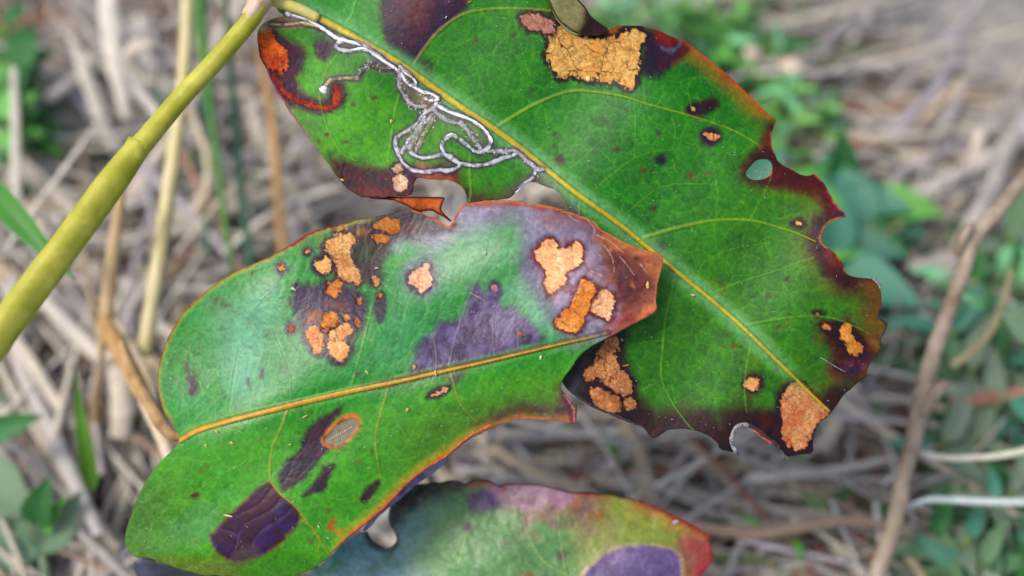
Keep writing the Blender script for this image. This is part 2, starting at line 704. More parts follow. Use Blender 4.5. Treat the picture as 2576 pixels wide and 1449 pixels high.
out1 = ([(694, 24), (700, -30), (760, -90), (900, -150), (1100, -190), (1290, -150), (1370, -60), (1384, 0), (1392, 40), (1418, 72), (1445, 88), (1480, 90), (1510, 84), (1533, 72), (1560, 63),
         (1600, 62), (1640, 72), (1690, 90), (1740, 115), (1790, 155), (1840, 195), (1890, 245), (1930, 284), (1952, 300)]
        + A2([(1672, 735), (1650, 780), (1650, 860), (1668, 905), (1690, 955), (1740, 980), (1811, 1025)])
        + [(2016, 441), (2036, 443), (2050, 437), (2064, 452), (2075, 465), (2090, 490), (2110, 522), (2134, 545), (2112, 549), (2088, 558), (2070, 578), (2062, 600), (2070, 614), (2096, 630),
           (2116, 655), (2124, 680), (2136, 694), (2165, 700), (2196, 703), (2212, 716), (2220, 745), (2218, 775), (2206, 795), (2218, 806), (2235, 811), (2228, 832), (2214, 856), (2219, 878),
           (2204, 890), (2184, 925), (2176, 950), (2140, 977), (2115, 1002), (2104, 1024), (2088, 1045), (2062, 1062), (2050, 1085), (2044, 1110), (2046, 1143), (2010, 1142), (1975, 1150),
           (1968, 1130), (1925, 1106), (1903, 1085), (1882, 1072), (1860, 1070), (1845, 1086), (1846, 1112), (1856, 1140), (1842, 1134), (1810, 1133), (1804, 1112), (1782, 1095),
           (1745, 1082), (1700, 1077), (1672, 1085), (1650, 1103), (1634, 1095), (1620, 1075), (1580, 1060), (1530, 1043), (1480, 1018), (1448, 998), (1420, 972),
           (1400, 930), (1400, 880), (1440, 780), (1480, 680), (1440, 600), (1422, 560), (1420, 528), (1418, 494), (1401, 476)]
        + A1([(1760, 1098), (1700, 1070), (1650, 1080), (1600, 1120), (1570, 1160), (1540, 1172), (1480, 1182), (1380, 1188), (1330, 1198), (1303, 1196)])
        + A1([(1303, 1130), (1265, 1092), (1200, 1056), (1150, 1060), (1060, 1055), (1010, 1045), (988, 1080), (990, 1120), (975, 1155), (850, 1162), (700, 1166), (640, 1145), (590, 1105), (540, 1045), (470, 945),
              (410, 870), (340, 760), (270, 680), (215, 590), (160, 500), (110, 390), (75, 310), (66, 230), (75, 170), (110, 130), (150, 118), (180, 100), (230, 90)]))
hole1 = A2([(1600, 936), (1645, 948), (1660, 990), (1640, 1035), (1600, 1058), (1540, 1064), (1500, 1045), (1494, 1012), (1530, 975), (1560, 945)])
L1 = Leaf(out1, [hole1], D1, step=2.5, seed=11, rough_amp=3.2, rough_step=7)
U, V = L1.U, L1.V
s1 = (U - 690) * .594 - (V - 5) * .8045
t1 = (U - 690) * .8045 + (V - 5) * .594
# ground colour
L1.col[:] = S(56, 132, 26)
lowleft = sstep(0, -60, s1) * sstep(760, 560, t1)
L1.mix(S(78, 158, 26), lowleft)
L1.mix(S(28, 115, 52), sstep(-20, 60, s1) * sstep(500, 800, t1) * sstep(1300, 1000, t1) * 0.35)
L1.mix(S(66, 122, 12), sstep(1000, 1400, t1) * 0.75)
L1.mix(S(78, 118, 12), sstep(60, 5, L1.sd * -1) * 0.5)
mott = fbm(U, V, 60, 5, 4)
L1.mix(S(70, 150, 60), np.clip(mott, 0, 1) * 0.40)
L1.mix(S(26, 88, 16), np.clip(-mott, 0, 1) * 0.5)
L1.mix(S(96, 120, 18), sstep(0.15, 0.6, fbm(U, V, 90, 77, 3)) * sstep(900, 1300, t1) * 0.35)
# reticulated minor veins
wx, wy = U + 8 * fbm(U, V, 40, 21), V + 8 * fbm(U, V, 40, 22)
for sc_, am, rel in ((46, 0.30, 0.00006), (17, 0.22, 0.00004)):
    f1, e, idd = voronoi(wx, wy, sc_, 60 + sc_)
    ln = sstep(0.10, 0.0, e)
    L1.mix(S(92, 165, 50), ln * am)
    L1.h += rel * (np.sqrt(np.clip(e, 0, .5)) - .4)
    L1.col *= (1 + 0.10 * (idd - 0.5))[..., None]
# fainter parallel cross veins
# red, yellow and brown margins
edge = -L1.sd
topright = sstep(1650, 1720, U) * sstep(320, 280, V)
L1.mix(S(150, 105, 14), topright * sstep(55, 8, edge) * 0.75)
L1.mix(S(200, 88, 22), topright * sstep(12, 3, edge + 7 * fbm(U, V, 30, 9)) * .9)
right = sstep(1880, 2000, U) * sstep(260, 330, V)
L1.mix(S(104, 100, 14), right * sstep(110, 20, edge + 25 * fbm(U, V, 60, 12)) * 0.6)
L1.mix(S(72, 16, 18), right * sstep(820, 760, V) * sstep(62, 14, edge + 22 * fbm(U, V, 50, 13)) * 0.75)
bot = sstep(1460, 1520, U) * sstep(930, 1000, V)
L1.mix(S(80, 60, 18), bot * sstep(95, 25, edge + 22 * fbm(U, V, 50, 15)) * 0.7)
L1.mix(S(48, 12, 22), bot * sstep(72, 24, edge + 20 * fbm(U, V, 40, 16)) * 0.95)
# top dark-purple sector between the ribs
L1.stain([(955, -230), (1176, -230), (1182, 20), (1166, 32), (1112, 72), (1076, 112), (1044, 160), (1000, 134), (958, 108)], S(72, 24, 64), 5, 1, 5, rgb2=S(50, 20, 60))
L1.stain([(1010, -230), (1085, -230), (1078, 20), (1060, 75), (1030, 70), (1014, 20)], S(112, 20, 50), 22, 0.75, 8)
L1.mix(S(46, 150, 60), sstep(970, 900, U) * sstep(20, 60, s1) * 0.55)
L1.stain([(1042, 140), (1080, 150), (1090, 190), (1060, 185)], S(62, 30, 60), 12, 0.8)
L1.stain([(1150, -230), (1400, -230), (1380, 20), (1310, 16), (1230, 18), (1176, 26)], S(52, 128, 46), 6, .85, 3)
# orange dead edge with trailing scar
L1.stain(A1([(150, 145), (230, 220), (330, 265), (365, 340), (330, 430), (295, 470), (325, 520), (380, 570), (440, 590), (488, 560), (485, 500), (540, 460), (600, 540), (590, 620), (480, 668), (380, 655), (250, 625), (180, 540), (100, 400)]),
         S(60, 24, 58), 8, 1, 9, rgb2=S(84, 30, 62))
L1.dead(A1([(90, 150), (140, 165), (160, 220), (200, 262), (240, 310), (250, 370), (222, 420), (190, 452), (150, 430), (108, 370), (72, 300), (62, 200)]), S(226, 100, 22), S(178, 62, 18), 5, S(58, 20, 34), cell=9, bumps=.6, crack=.18, big=30, warp=7)
L1.dead(A1([(150, 430), (190, 450), (232, 520), (290, 560), (340, 590), (400, 608), (440, 618), (500, 610), (516, 565), (505, 500), (545, 485), (568, 540), (560, 600), (500, 645), (420, 652), (340, 622), (260, 592), (200, 545), (150, 480)]),
        S(170, 66, 24), S(112, 38, 24), 5, S(52, 18, 40), cell=8, bumps=.6, crack=.25, big=26, warp=7)
L1.stain(A1([(395, 250), (450, 230), (520, 240), (530, 280), (500, 330), (460, 365), (420, 340)]), S(70, 38, 62), 5)
L1.mix(S(140, 66, 100), sstep(9, 2, edge) * sstep(0, -40, s1) * sstep(850, 700, U) * sstep(130, 220, V))
# brown base tip near the stalk
L1.stain(A1([(60, 150), (110, 120), (230, 80), (330, 110), (390, 150), (240, 165), (150, 160), (100, 190)]), S(178, 122, 50), 6, 1, 5, rgb2=S(196, 176, 130))
# maroon lower lobe
L1.stain(A1([(460, 910), (600, 945), (700, 960), (800, 985), (860, 1000), (900, 955), (1000, 975), (1080, 985), (1180, 940), (1260, 990), (1265, 1080), (1320, 1130), (1320, 1230), (1180, 1180), (980, 1240), (700, 1230), (560, 1140)]),
         S(84, 26, 40), 12, 1, 9, rgb2=S(56, 24, 48))
L1.stain(A1([(1000, 965), (1060, 960), (1150, 1020), (1220, 1040), (1260, 1090), (1150, 1080), (1010, 1050)]), S(172, 88, 56), 6, .85, 6)
L1.stain(A1([(620, 1090), (760, 1130), (960, 1120), (1000, 1180), (700, 1190)]), S(120, 42, 30), 12, .8, 9)
L1.dead(A1(ell(897, 998, 32, 34)), S(224, 176, 122), S(200, 150, 98), 3, S(70, 34, 38), cell=7, bumps=.5, crack=.08)
L1.dead(A1([(868, 1040), (930, 1022), (957, 1060), (950, 1110), (920, 1132), (880, 1122), (864, 1080)]), S(232, 190, 140), S(208, 152, 102), 3, S(70, 34, 38), cell=7, bumps=.5, crack=.08)
L1.stain(A1([(1320, 1210), (1450, 1195), (1560, 1190), (1640, 1140), (1700, 1100), (1780, 1120), (1811, 1110), (1900, 1230), (1811, 1000), (1720, 1010), (1640, 1070), (1560, 1120), (1480, 1150), (1390, 1165), (1320, 1130)]), S(96, 52, 76), 14, .9, 9)
L1.stain([(1425, 500), (1460, 515), (1470, 590), (1420, 580)], S(84, 70, 96), 8, .8)
# big blistered tan patch at the top edge
L1.stain(A2([(640, 200), (720, 185), (900, 160), (1000, 180), (1100, 235), (1165, 265), (1110, 350), (1030, 430), (930, 475), (870, 455), (875, 330), (900, 230)]), S(36, 26, 54), 9, 1, 10, rgb2=S(64, 24, 44))
L1.stain(A2([(940, 170), (1010, 185), (1080, 240), (1050, 285), (980, 240)]), S(150, 26, 34), 7, .85, 8)
L1.stain(A2([(1120, 250), (1180, 270), (1100, 380), (1060, 390)]), S(110, 24, 30), 10, .8, 8)
L1.stain(A2([(980, 260), (1050, 290), (1110, 250), (1120, 275), (1060, 320), (1000, 295)]), S(104, 112, 138), 4, .6, 8)
L1.stain(A2([(340, 70), (420, 120), (540, 200), (640, 215), (760, 180), (850, 140), (700, 130), (560, 130), (400, 60)]), S(38, 20, 26), 6, 1, 5, rgb2=S(96, 48, 16))
L1.stain(A2([(640, 150), (800, 140), (905, 150), (900, 200), (760, 200), (660, 225)]), S(168, 92, 20), 8, .8, 8)
L1.dead(A2([(270, 130), (370, 150), (400, 145), (450, 170), (500, 200), (560, 215), (640, 235), (700, 230), (770, 200), (840, 172), (895, 182), (917, 220), (885, 265), (868, 300), (872, 380), (855, 450), (832, 530), (780, 512), (725, 470), (690, 497), (620, 466), (560, 477),
            (520, 455), (470, 440), (410, 474), (385, 440), (350, 380), (318, 330), (345, 260), (330, 200)]),
        S(222, 166, 80), S(196, 132, 52), 9, S(38, 10, 22), halo=9, haloc=S(44, 40, 40), cell=17, bumps=1.35, crack=.42, big=58, warp=6)
L1.dead(A2([(170, 85), (230, 80), (290, 90), (340, 108), (375, 150), (368, 200), (330, 200), (290, 180), (235, 172), (205, 175), (182, 130)]), S(198, 128, 96), S(160, 98, 70), 6, S(50, 22, 26), cell=12, bumps=1.2, crack=.3, big=36)
# round spots
L1.stain(A2([(1140, 620), (1200, 600), (1325, 565), (1345, 610), (1310, 660), (1230, 692), (1170, 682)]), S(64, 18, 44), 5, .95, 8)
L1.stain(A2(ell(1180, 650, 38, 34)), S(44, 16, 50), 4, 1, 3)
L1.dead(A2(ell(1189, 643, 13, 11)), S(230, 176, 90), S(200, 140, 70), 2.5, S(24, 10, 22), cell=7, crack=.05, warp=1)
L1.stain(A2(ell(1290, 806, 66, 58)), S(50, 24, 66), 5, 1, 5)
L1.dead(A2([(1236, 786), (1280, 780), (1342, 792), (1336, 820), (1304, 826), (1270, 812)]), S(222, 150, 84), S(180, 104, 48), 3.5, S(26, 14, 32), cell=8, crack=.25)
for (x, y, rx, ry, c, s_) in ((998, 942, 42, 34, (34, 22, 50), 4), (403, 950, 34, 30, (78, 22, 34), 7), (985, 785, 17, 16, (70, 44, 66), 5), (745, 878, 17, 13, (58, 40, 24), 4), (370, 860, 16, 12, (70, 60, 24), 5),
                              (615, 895, 11, 9, (70, 50, 40), 4), (890, 1005, 12, 10, (110, 80, 40), 5), (1175, 1037, 16, 12, (130, 70, 30), 6), (1275, 1025, 10, 8, (130, 60, 30), 4), (1385, 455, 30, 22, (150, 70, 30), 9),
                              (125, 205, 18, 12, (60, 60, 40), 6), (230, 535, 14, 10, (70, 70, 30), 5), (640, 710, 40, 10, (60, 70, 50), 8), (375, 790, 16, 10, (60, 70, 40), 5), (960, 1230, 12, 10, (80, 40, 20), 4), (785, 645, 12, 9, (50, 60, 40), 5)):
    L1.stain(A2(ell(x, y, rx, ry)), S(*c), s_, .9, 4, 7)
L1.spot(*A2([(998, 945)])[0], 6, 5, S(20, 24, 60), 2)
for (x, y, r) in ((755, 573, 14), (1355, 240, 16), (480, 795, 13), (430, 830, 10), (590, 835, 10), (635, 615, 9), (1440, 1085, 9)):
    L1.spot(*A1([(x, y)])[0], r * .43, r * .36, S(98, 58, 20), 3)
for (x, y, rx, ry) in ((865, 330, 44, 27), (962, 750, 33, 17)):
    L1.stain(A3(ell(x, y, rx, ry)), S(46, 10, 28), 4, 1, 4)
L1.dead(A3(ell(868, 328, 11, 8)), S(236, 186, 110), S(214, 150, 80), 2, S(24, 8, 14), cell=7, crack=.05, warp=1)
L1.dead(A3(ell(956, 756, 8, 5)), S(190, 120, 70), S(150, 90, 50), 2, S(24, 8, 14), cell=7, crack=.05, warp=1)
L1.stain(A3(ell(215, 445, 26, 34)), S(58, 26, 44), 9, .95, 5)
for (x, y, r, c) in ((770, 817, 9, (96, 62, 84)), (765, 1021, 10, (90, 62, 80)), (816, 592, 10, (80, 24, 20)), (560, 910, 12, (110, 80, 40)), (725, 660, 10, (110, 80, 24)), (140, 80, 14, (80, 60, 20)), (360, 100, 10, (130, 60, 20)), (635, 1150, 14, (90, 70, 20))):
    L1.spot(*A3([(x, y)])[0], r * .53, r * .45, S(*c), 3)
L1.stain(A3(ell(662, 1082, 50, 52)), S(60, 24, 34), 7, .95, 4)
L1.dead(A3(ell(650, 1086, 37, 31)), S(236, 172, 96), S(206, 138, 62), 3.5, S(60, 22, 26), cell=11, crack=.1, bumps=.8)
# margin around the hole and down the torn side
L1.stain(A2([(1625, 740), (1690, 700), (1720, 900), (1900, 1010), (1930, 1090), (1811, 1110), (1700, 1080), (1610, 1105), (1500, 1085), (1455, 1020), (1510, 915), (1590, 855)]), S(66, 24, 26), 9, .95, 9, rgb2=S(98, 42, 24))
L1.stain(A3([(700, 110), (800, 100), (900, 130), (960, 90), (1000, 130), (1060, 220), (1110, 300), (1040, 330), (1000, 290), (970, 220), (900, 185), (820, 170), (740, 160)]), S(92, 22, 40), 12, .9, 12, rgb2=S(104, 44, 28))
L1.stain(A3([(1000, 160), (1030, 175), (1090, 270), (1050, 270)]), S(150, 50, 84), 10, .7, 6)
L1.stain(A3([(1040, 260), (1100, 290), (1100, 320), (1040, 310)]), S(52, 34, 70), 7, .9, 5)
L1.stain(A3([(1060, 300), (1010, 290), (960, 310), (925, 350), (915, 410), (940, 430), (950, 500), (980, 570), (1060, 620), (1140, 640), (1220, 600), (1200, 560), (1100, 540), (1040, 420), (980, 360)]), S(74, 18, 26), 10, .95, 10, rgb2=S(52, 18, 32))
L1.stain(A3([(1000, 440), (1050, 470), (1080, 530), (1040, 540), (990, 480)]), S(128, 56, 26), 7, .8, 7)
# thin orange rim along the torn right side and the hole
tornR = sstep(1900, 1940, U) * sstep(290, 330, V) * sstep(700, 690, V)
L1.mix(S(206, 112, 56), .85 * tornR * sstep(5.5, 2.0, edge) * sstep(-.25, .1, fbm(U, V, 40, 19)))
L1.mix(S(120, 86, 34), sstep(2120, 2190, U) * sstep(680, 720, V) * sstep(900, 860, V) * sstep(60, 8, edge) * .85)
# brown complex at the right end
L1.stain(A3([(955, 785), (1050, 785), (1110, 795), (1180, 840), (1240, 880), (1260, 930), (1210, 1010), (1150, 1070), (1020, 1060), (1000, 1000), (1030, 950), (955, 860)]), S(70, 20, 26), 13, .95, 12, rgb2=S(108, 50, 24))
L1.stain(A3([(965, 790), (1070, 790), (1150, 840), (1200, 900), (1180, 960), (1120, 985), (1080, 940), (1040, 870), (990, 850)]), S(34, 14, 28), 5, .95, 6)
L1.stain(A3([(1100, 960), (1200, 930), (1220, 1010), (1140, 1070), (1060, 1040)]), S(112, 62, 76), 10, .8, 9, rgb2=S(52, 34, 70))
L1.stain(A3([(1180, 860), (1260, 880), (1250, 920), (1200, 920)]), S(128, 92, 66), 8, .8, 8)
L1.dead(A3([(975, 802), (1000, 797), (1022, 815), (1010, 834), (985, 825)]), S(224, 134, 52), S(180, 96, 34), 3, S(30, 12, 22), cell=9, crack=.1)
L1.dead(A3([(1062, 822), (1095, 798), (1122, 822), (1112, 848), (1140, 878), (1172, 900), (1164, 930), (1140, 962), (1110, 940), (1098, 900), (1060, 868)]), S(230, 148, 58), S(200, 112, 36), 3.5, S(30, 12, 22), cell=14, crack=.12, warp=3)
L1.stain(A3([(1030, 990), (1060, 1005), (1095, 1020), (1090, 1035), (1050, 1030)]), S(22, 18, 22), 3, 1, 3)
# tan corner at the tip
L1.stain(A3([(540, 1310), (600, 1250), (700, 1225), (780, 1200), (760, 1120), (830, 1060), (1010, 1215), (1040, 1240), (960, 1440), (780, 1450), (600, 1400), (450, 1420)]), S(34, 12, 30), 7, .95, 8, rgb2=S(74, 18, 28))
L1.dead(A3([(850, 1070), (890, 1080), (920, 1130), (970, 1180), (1018, 1224), (958, 1262), (930, 1330), (900, 1392), (860, 1402), (800, 1370), (790, 1310), (800, 1250), (775, 1180), (795, 1130)]), S(226, 158, 90), S(186, 96, 44), 4.5, S(34, 14, 34), cell=12, bumps=1.5, crack=.22, big=34, warp=5)
L1.stain(A3([(895, 1080), (930, 1110), (1030, 1215), (1020, 1232), (920, 1140)]), S(110, 44, 18), 3, .9, 2)
# patch beneath the lower leaf's tip
L1.stain(A4([(1120, 1160), (1180, 1060), (1330, 950), (1400, 880), (1540, 820), (1530, 900), (1505, 1000), (1575, 1150), (1590, 1250), (1640, 1340), (1680, 1449), (1500, 1449), (1250, 1300)]), S(30, 22, 36), 12, .97, 10, rgb2=S(52, 20, 30))
L1.stain(A4([(1170, 1190), (1210, 1090), (1290, 1020), (1270, 1130), (1240, 1220)]), S(70, 68, 82), 10, .6, 8)
L1.dead(A4([(1400, 908), (1450, 890), (1482, 920), (1470, 980), (1440, 1000), (1480, 1080), (1550, 1150), (1560, 1220), (1500, 1250), (1420, 1205), (1340, 1130), (1320, 1160), (1272, 1150), (1265, 1100), (1310, 1070), (1345, 1060), (1322, 1000), (1370, 960)]),
        S(216, 142, 76), S(170, 98, 48), 4.5, S(26, 16, 24), cell=12, bumps=1.5, crack=.42, big=30, warp=5)
L1.dead(A4([(1310, 1185), (1400, 1212), (1480, 1262), (1500, 1330), (1430, 1362), (1350, 1322), (1310, 1250)]), S(210, 134, 68), S(162, 92, 46), 4, S(26, 16, 24), cell=12, bumps=1.5, crack=.42, big=30)
L1.dead(A4(ell(1540, 1300, 36, 40)), S(210, 134, 68), S(162, 92, 46), 4, S(26, 16, 24), cell=11, bumps=1.4, crack=.4, big=30)
# ribs
YG, YG2 = S(150, 168, 30), S(104, 160, 40)
veins1 = [([(1042, 160), (1075, 110), (1110, 70), (1165, 32), (1230, 22), (1310, 20), (1385, 26)], 3.6, 2.2, S(158, 150, 60)),
          (A2([(30, 750), (200, 640), (350, 570), (480, 530), (620, 540), (800, 570), (900, 610), (1100, 660), (1300, 720), (1450, 775), (1570, 850)]), 4.4, 1.6, YG),
          (A3([(120, 404), (250, 360), (400, 325), (480, 312), (640, 310), (750, 340), (850, 370), (950, 415)]), 4.4, 2.0, YG),
          (A3([(455, 660), (600, 600), (750, 560), (850, 520), (940, 490)]), 2.2, 1.2, YG2),
          (A3([(605, 812), (750, 785), (880, 765), (1000, 768), (1100, 795), (1200, 850)]), 3.4, 1.4, YG2),
          (A3([(290, 565), (270, 650), (240, 780), (230, 900), (215, 1060), (270, 1170), (340, 1270), (380, 1310)]), 3.4, 2.0, YG2),
          (A3([(645, 890), (625, 1000), (610, 1100), (625, 1220)]), 2.4, 1.4, YG2),
          ([(900, -40), (893, 10), (885, 40), (870, 58)], 2.0, 3.0, S(96, 190, 80)),
          (A1([(560, 300), (500, 370), (455, 460), (430, 560), (450, 660), (500, 800), (560, 900), (650, 950)]), 1.9, 1.2, S(110, 180, 50)),
          (A1([(905, 560), (880, 650), (860, 800), (838, 960)]), 2.6, 1.5, S(120, 180, 50)),
          (A1([(1325, 900), (1320, 1000), (1328, 1120), (1320, 1190)]), 3.2, 2.2, S(120, 170, 60)),
          ([(1460, 505), (1457, 540), (1452, 590)], 3.0, 2.4, S(130, 160, 60)),
          (A2([(560, 1150), (700, 1040), (830, 930), (1000, 880)]), 1.6, .9, YG2), (A2([(420, 1020), (560, 920), (600, 870)]), 1.4, .8, YG2),
          (A2([(760, 1290), (870, 1190), (1000, 1090), (1200, 1080), (1330, 1090)]), 1.6, .9, YG2), (A2([(1060, 680), (1090, 780), (1060, 900), (1080, 1000)]), 1.2, .8, YG2),
          (A2([(1180, 650), (1150, 500), (1200, 450), (1340, 480)]), 1.4, .8, YG2), (A2([(840, 590), (850, 760), (840, 930)]), 1.2, .8, YG2), (A3([(480, 310), (490, 180), (470, 60)]), 1.4, .8, YG2),
          (A3([(640, 310), (700, 200), (740, 110)]), 1.5, .8, YG2), (A3([(230, 880), (120, 890), (60, 910)]), 1.3, .8, YG2), (A3([(215, 1070), (120, 1120)]), 1.3, .8, YG2),
          (A3([(350, 600), (450, 480), (620, 430), (780, 420)]), 1.1, .7, YG2), (A2([(120, 40), (180, 300), (230, 480)]), 1.0, .8, YG2), (A2([(240, 90), (330, 330), (360, 480)]), .9, .7, YG2),
          (A1([(1050, 400), (1180, 300), (1330, 230)]), 1.1, .8, YG2), (A1([(1180, 540), (1330, 380), (1480, 300), (1560, 120)]), 1.1, .8, YG2)]
for pts, w0, w1, c in veins1:
    L1.vein(pts, c, w0 * .9, w1, 0.00010 * w0 / 4, 0.55)
# midrib
D, T = line_dist(U, V, MID1, 60)
wM = 11.0 - 7.0 * T
L1.mix(S(120, 190, 130), sstep(40, 4, D - wM * .6) * 0.5 * sstep(1.0, .85, T))  # pale bluish sheen beside the rib, put into the pigment
L1.mix(S(178, 70, 72), sstep(7, 2, np.abs(D - wM)) * sstep(.10, .16, T) * sstep(.33, .27, T) * (s1 < 0) * .8)
L1.mix(S(196, 176, 36), sstep(wM, wM * .6, D))
L1.mix(S(168, 160, 20), sstep(wM * .5, 0, np.abs(D - wM * .5)) * (s1 < 0) * 0.5)
L1.mix(S(214, 196, 90), sstep(wM, wM * .6, D) * sstep(.12, .0, T) * .8)
L1.h += 0.00050 * np.sqrt(np.clip(1 - (D / (wM * 1.05)) ** 2, 0, 1)) * (1 - .5 * T)
L1.h -= 0.00014 * sstep(30, 4, D - wM) * (D > wM)
L1.names[max(L1.names) + 1] = ('midrib', None)
L1.lab[D < wM] = max(L1.names)

# leaf-miner tunnels: dark stain under them
mines = [
    ([(245, 75), (300, 95), (370, 115), (420, 145), (480, 185), (540, 225), (600, 242), (660, 255), (720, 285), (770, 325), (830, 370), (880, 400)], 5.6, 0),
    ([(150, 140), (230, 150), (330, 132), (400, 150), (460, 172), (520, 212), (560, 250)], 3.8, 1),
    ([(560, 240), (525, 265), (550, 292), (600, 302), (660, 288), (720, 290), (800, 345)], 5.0, 0),
    ([(880, 400), (920, 440), (940, 475), (985, 512), (1005, 490), (985, 460), (945, 430), (905, 392)], 4.2, 0),
    ([(905, 420), (900, 500), (930, 560), (965, 605), (1000, 632), (1060, 622)], 4.0, 2),
    ([(985, 508), (1040, 540), (1100, 555), (1134, 585), (1090, 592), (1050, 575)], 5.0, 0),
    ([(1135, 575), (1115, 625), (1080, 650), (1042, 680), (1010, 730), (960, 770), (900, 795), (878, 830), (888, 880), (910, 930), (940, 975), (990, 1005), (1060, 1015), (1130, 1002), (1200, 1007), (1248, 990), (1262, 965),
      (1235, 938), (1200, 915), (1140, 910), (1090, 925), (1030, 932), (980, 905), (958, 880), (975, 850), (1010, 790), (1050, 730), (1088, 690)], 4.8, 0),
    ([(1060, 650), (1050, 700), (1015, 760), (985, 800), (940, 860), (920, 900)], 5.2, 0),
    ([(1112, 690), (1065, 760), (1025, 840), (1005, 885)], 4.4, 1),
    ([(1128, 622), (1200, 660), (1290, 690), (1370, 730), (1422, 780), (1447, 832), (1430, 870), (1390, 892)], 5.2, 0),
    ([(1385, 900), (1348, 893), (1300, 850), (1250, 815), (1215, 790), (1165, 825), (1152, 870), (1178, 918), (1220, 950), (1300, 970), (1370, 977), (1450, 960), (1520, 930), (1585, 912)], 4.6, 0),
    ([(1410, 885), (1460, 892), (1530, 892), (1590, 890), (1630, 920), (1670, 960), (1722, 1000), (1750, 1000)], 5.4, 2),
    ([(1712, 1002), (1690, 1050), (1645, 1080), (1612, 1108), (1594, 1134)], 4.6, 0),
    ([(1100, 640), (1150, 690), (1210, 720), (1280, 730), (1320, 790), (1350, 830), (1385, 872)], 4.8, 2),
    ([(455, 535), (462, 510), (480, 490), (505, 466), (560, 462), (620, 460), (655, 462)], 5.0, 1),
    ([(655, 455), (700, 400), (740, 372), (790, 402), (870, 402)], 4.4, 3),
]
for pts, w, kind in mines:
    P = A1(pts)
    D, T = line_dist(U, V, P, 40)
    L1.mix(S(92, 80, 100), sstep(20, 5, D + 4 * L1.wu) * .55)
    L1.mix(S(54, 24, 60), sstep(10, 7.5, D + 3 * L1.wu) * .55)
for pts, w, kind in mines:
    P = A1(pts)
    D, T = line_dist(U, V, P, 40)
    br = np.clip(.75 + 1.2 * fbm(U, V, 9, 611, 3), 0, 1)
    L1.mix(S(228, 232, 246) if kind in (0, 2) else S(206, 184, 140) if kind == 1 else S(128, 112, 96), sstep(w * 1.1, w * .5, D + 3 * L1.wu) * br * .85)
    L1.h += .00006 * sstep(w * 1.3, 0, D)
L1.stain(A1([(1020, 780), (1100, 700), (1180, 720), (1320, 760), (1380, 860), (1300, 840), (1220, 780), (1150, 820), (1130, 900), (1080, 860), (1060, 880)]), S(96, 150, 40), 10, .3)
L1.stain(A1([(1080, 640), (1200, 690), (1330, 740), (1420, 800), (1400, 870), (1340, 850), (1300, 760), (1220, 730), (1140, 720)]), S(120, 116, 100), 10, .6)
L1.stain(A1([(880, 400), (960, 500), (1130, 570), (1100, 640), (1000, 620), (910, 540)]), S(110, 90, 84), 9, .75, rgb2=S(140, 122, 90))
L1.stain(A1([(960, 780), (1040, 700), (1080, 720), (1020, 840), (990, 890), (930, 880)]), S(110, 120, 90), 8, .6)
root1 = thing('diseased_leaf', 'large upper green leaf with white squiggly miner tunnels and a big blistered tan patch', 'leaf', P3(700, 30, D1(700, 30)))
L1.build(root1, MATS1)

M_mine = [mat_plain('miner_tunnel_white', S(244, 247, 255), S(218, 224, 246), .75, 1500, bump=0.00005),
          mat_plain('miner_tunnel_cream', S(226, 206, 160), S(180, 150, 96), .6, 1500, bump=0.00005),
          mat_plain('miner_tunnel_grey', S(206, 206, 220), S(128, 120, 120), .6, 2200, bump=0.0001),
          mat_plain('miner_tunnel_brown', S(128, 108, 84), S(74, 60, 58), .7, 2200, bump=0.0001)]


def on_leaf_tube(name, pts, w, depth, mat, parent, lift=0.00005, n=None, flat=.5, seed=0, wob=.7, taper=True, sides=8):
    pts = np.asarray(pts, float)
    L = np.hypot(*(pts[1:] - pts[:-1]).T).sum()
    n = n or max(5, int(L / 4))
    q = spline(pts, n)
    p = P3(q[:, 0], q[:, 1], depth(q[:, 0], q[:, 1]) - lift)
    r = np.full(n, w * PX) * (1 + .34 * (vnoise(np.arange(n) * .45, np.full(n, seed * 3.3), seed) - .5) * 2)
    if taper:
        r[0] *= .55
        r[-1] *= .55
    return tube_part(name, p, r, mat, parent, sides=sides, flat=flat, up=-CF, wob=wob, seed=seed)


for i, (pts, w, kind) in enumerate(mines):
    on_leaf_tube('miner_tunnel', A1(pts), w * .66, D1, M_mine[kind], root1, lift=-0.00001, seed=i, flat=.20, wob=.5)
# bleached frass cells left between the tunnels
fv, ff, nb = [], [], 0
for k in range(230):
    pts, w, kind = mines[random.choice([3, 4, 5, 7, 8, 11, 11, 13, 13, 15])]
    P = A1(pts)
    a = random.randrange(len(P) - 1)
    t = random.random()
    x = P[a][0] * (1 - t) + P[a + 1][0] * t + random.gauss(0, 5.5)
    y = P[a][1] * (1 - t) + P[a + 1][1] * t + random.gauss(0, 5.5)
    an = random.random() * 6.28
    l = random.uniform(2, 5)
    q = np.array([(x, y), (x + l * math.cos(an), y + l * math.sin(an)), (x + 2 * l * math.cos(an + .4), y + 2 * l * math.sin(an + .4))])
    p = P3(q[:, 0], q[:, 1], D1(q[:, 0], q[:, 1]) - 0.00006)
    v, f = tube_np(p, np.array([1.0, 1.7, .9]) * PX * random.uniform(.7, 1.3), sides=5, flat=.6, up=-CF)
    fv.append(v - np.array(root1.location))
    ff += [tuple(i + nb for i in q_) for q_ in f]
    nb += len(v)
o = link('frass_grains', from_lists('frass_grains', np.concatenate(fv), ff, M_mine[2]), root1)
o['kind'] = 'stuff'

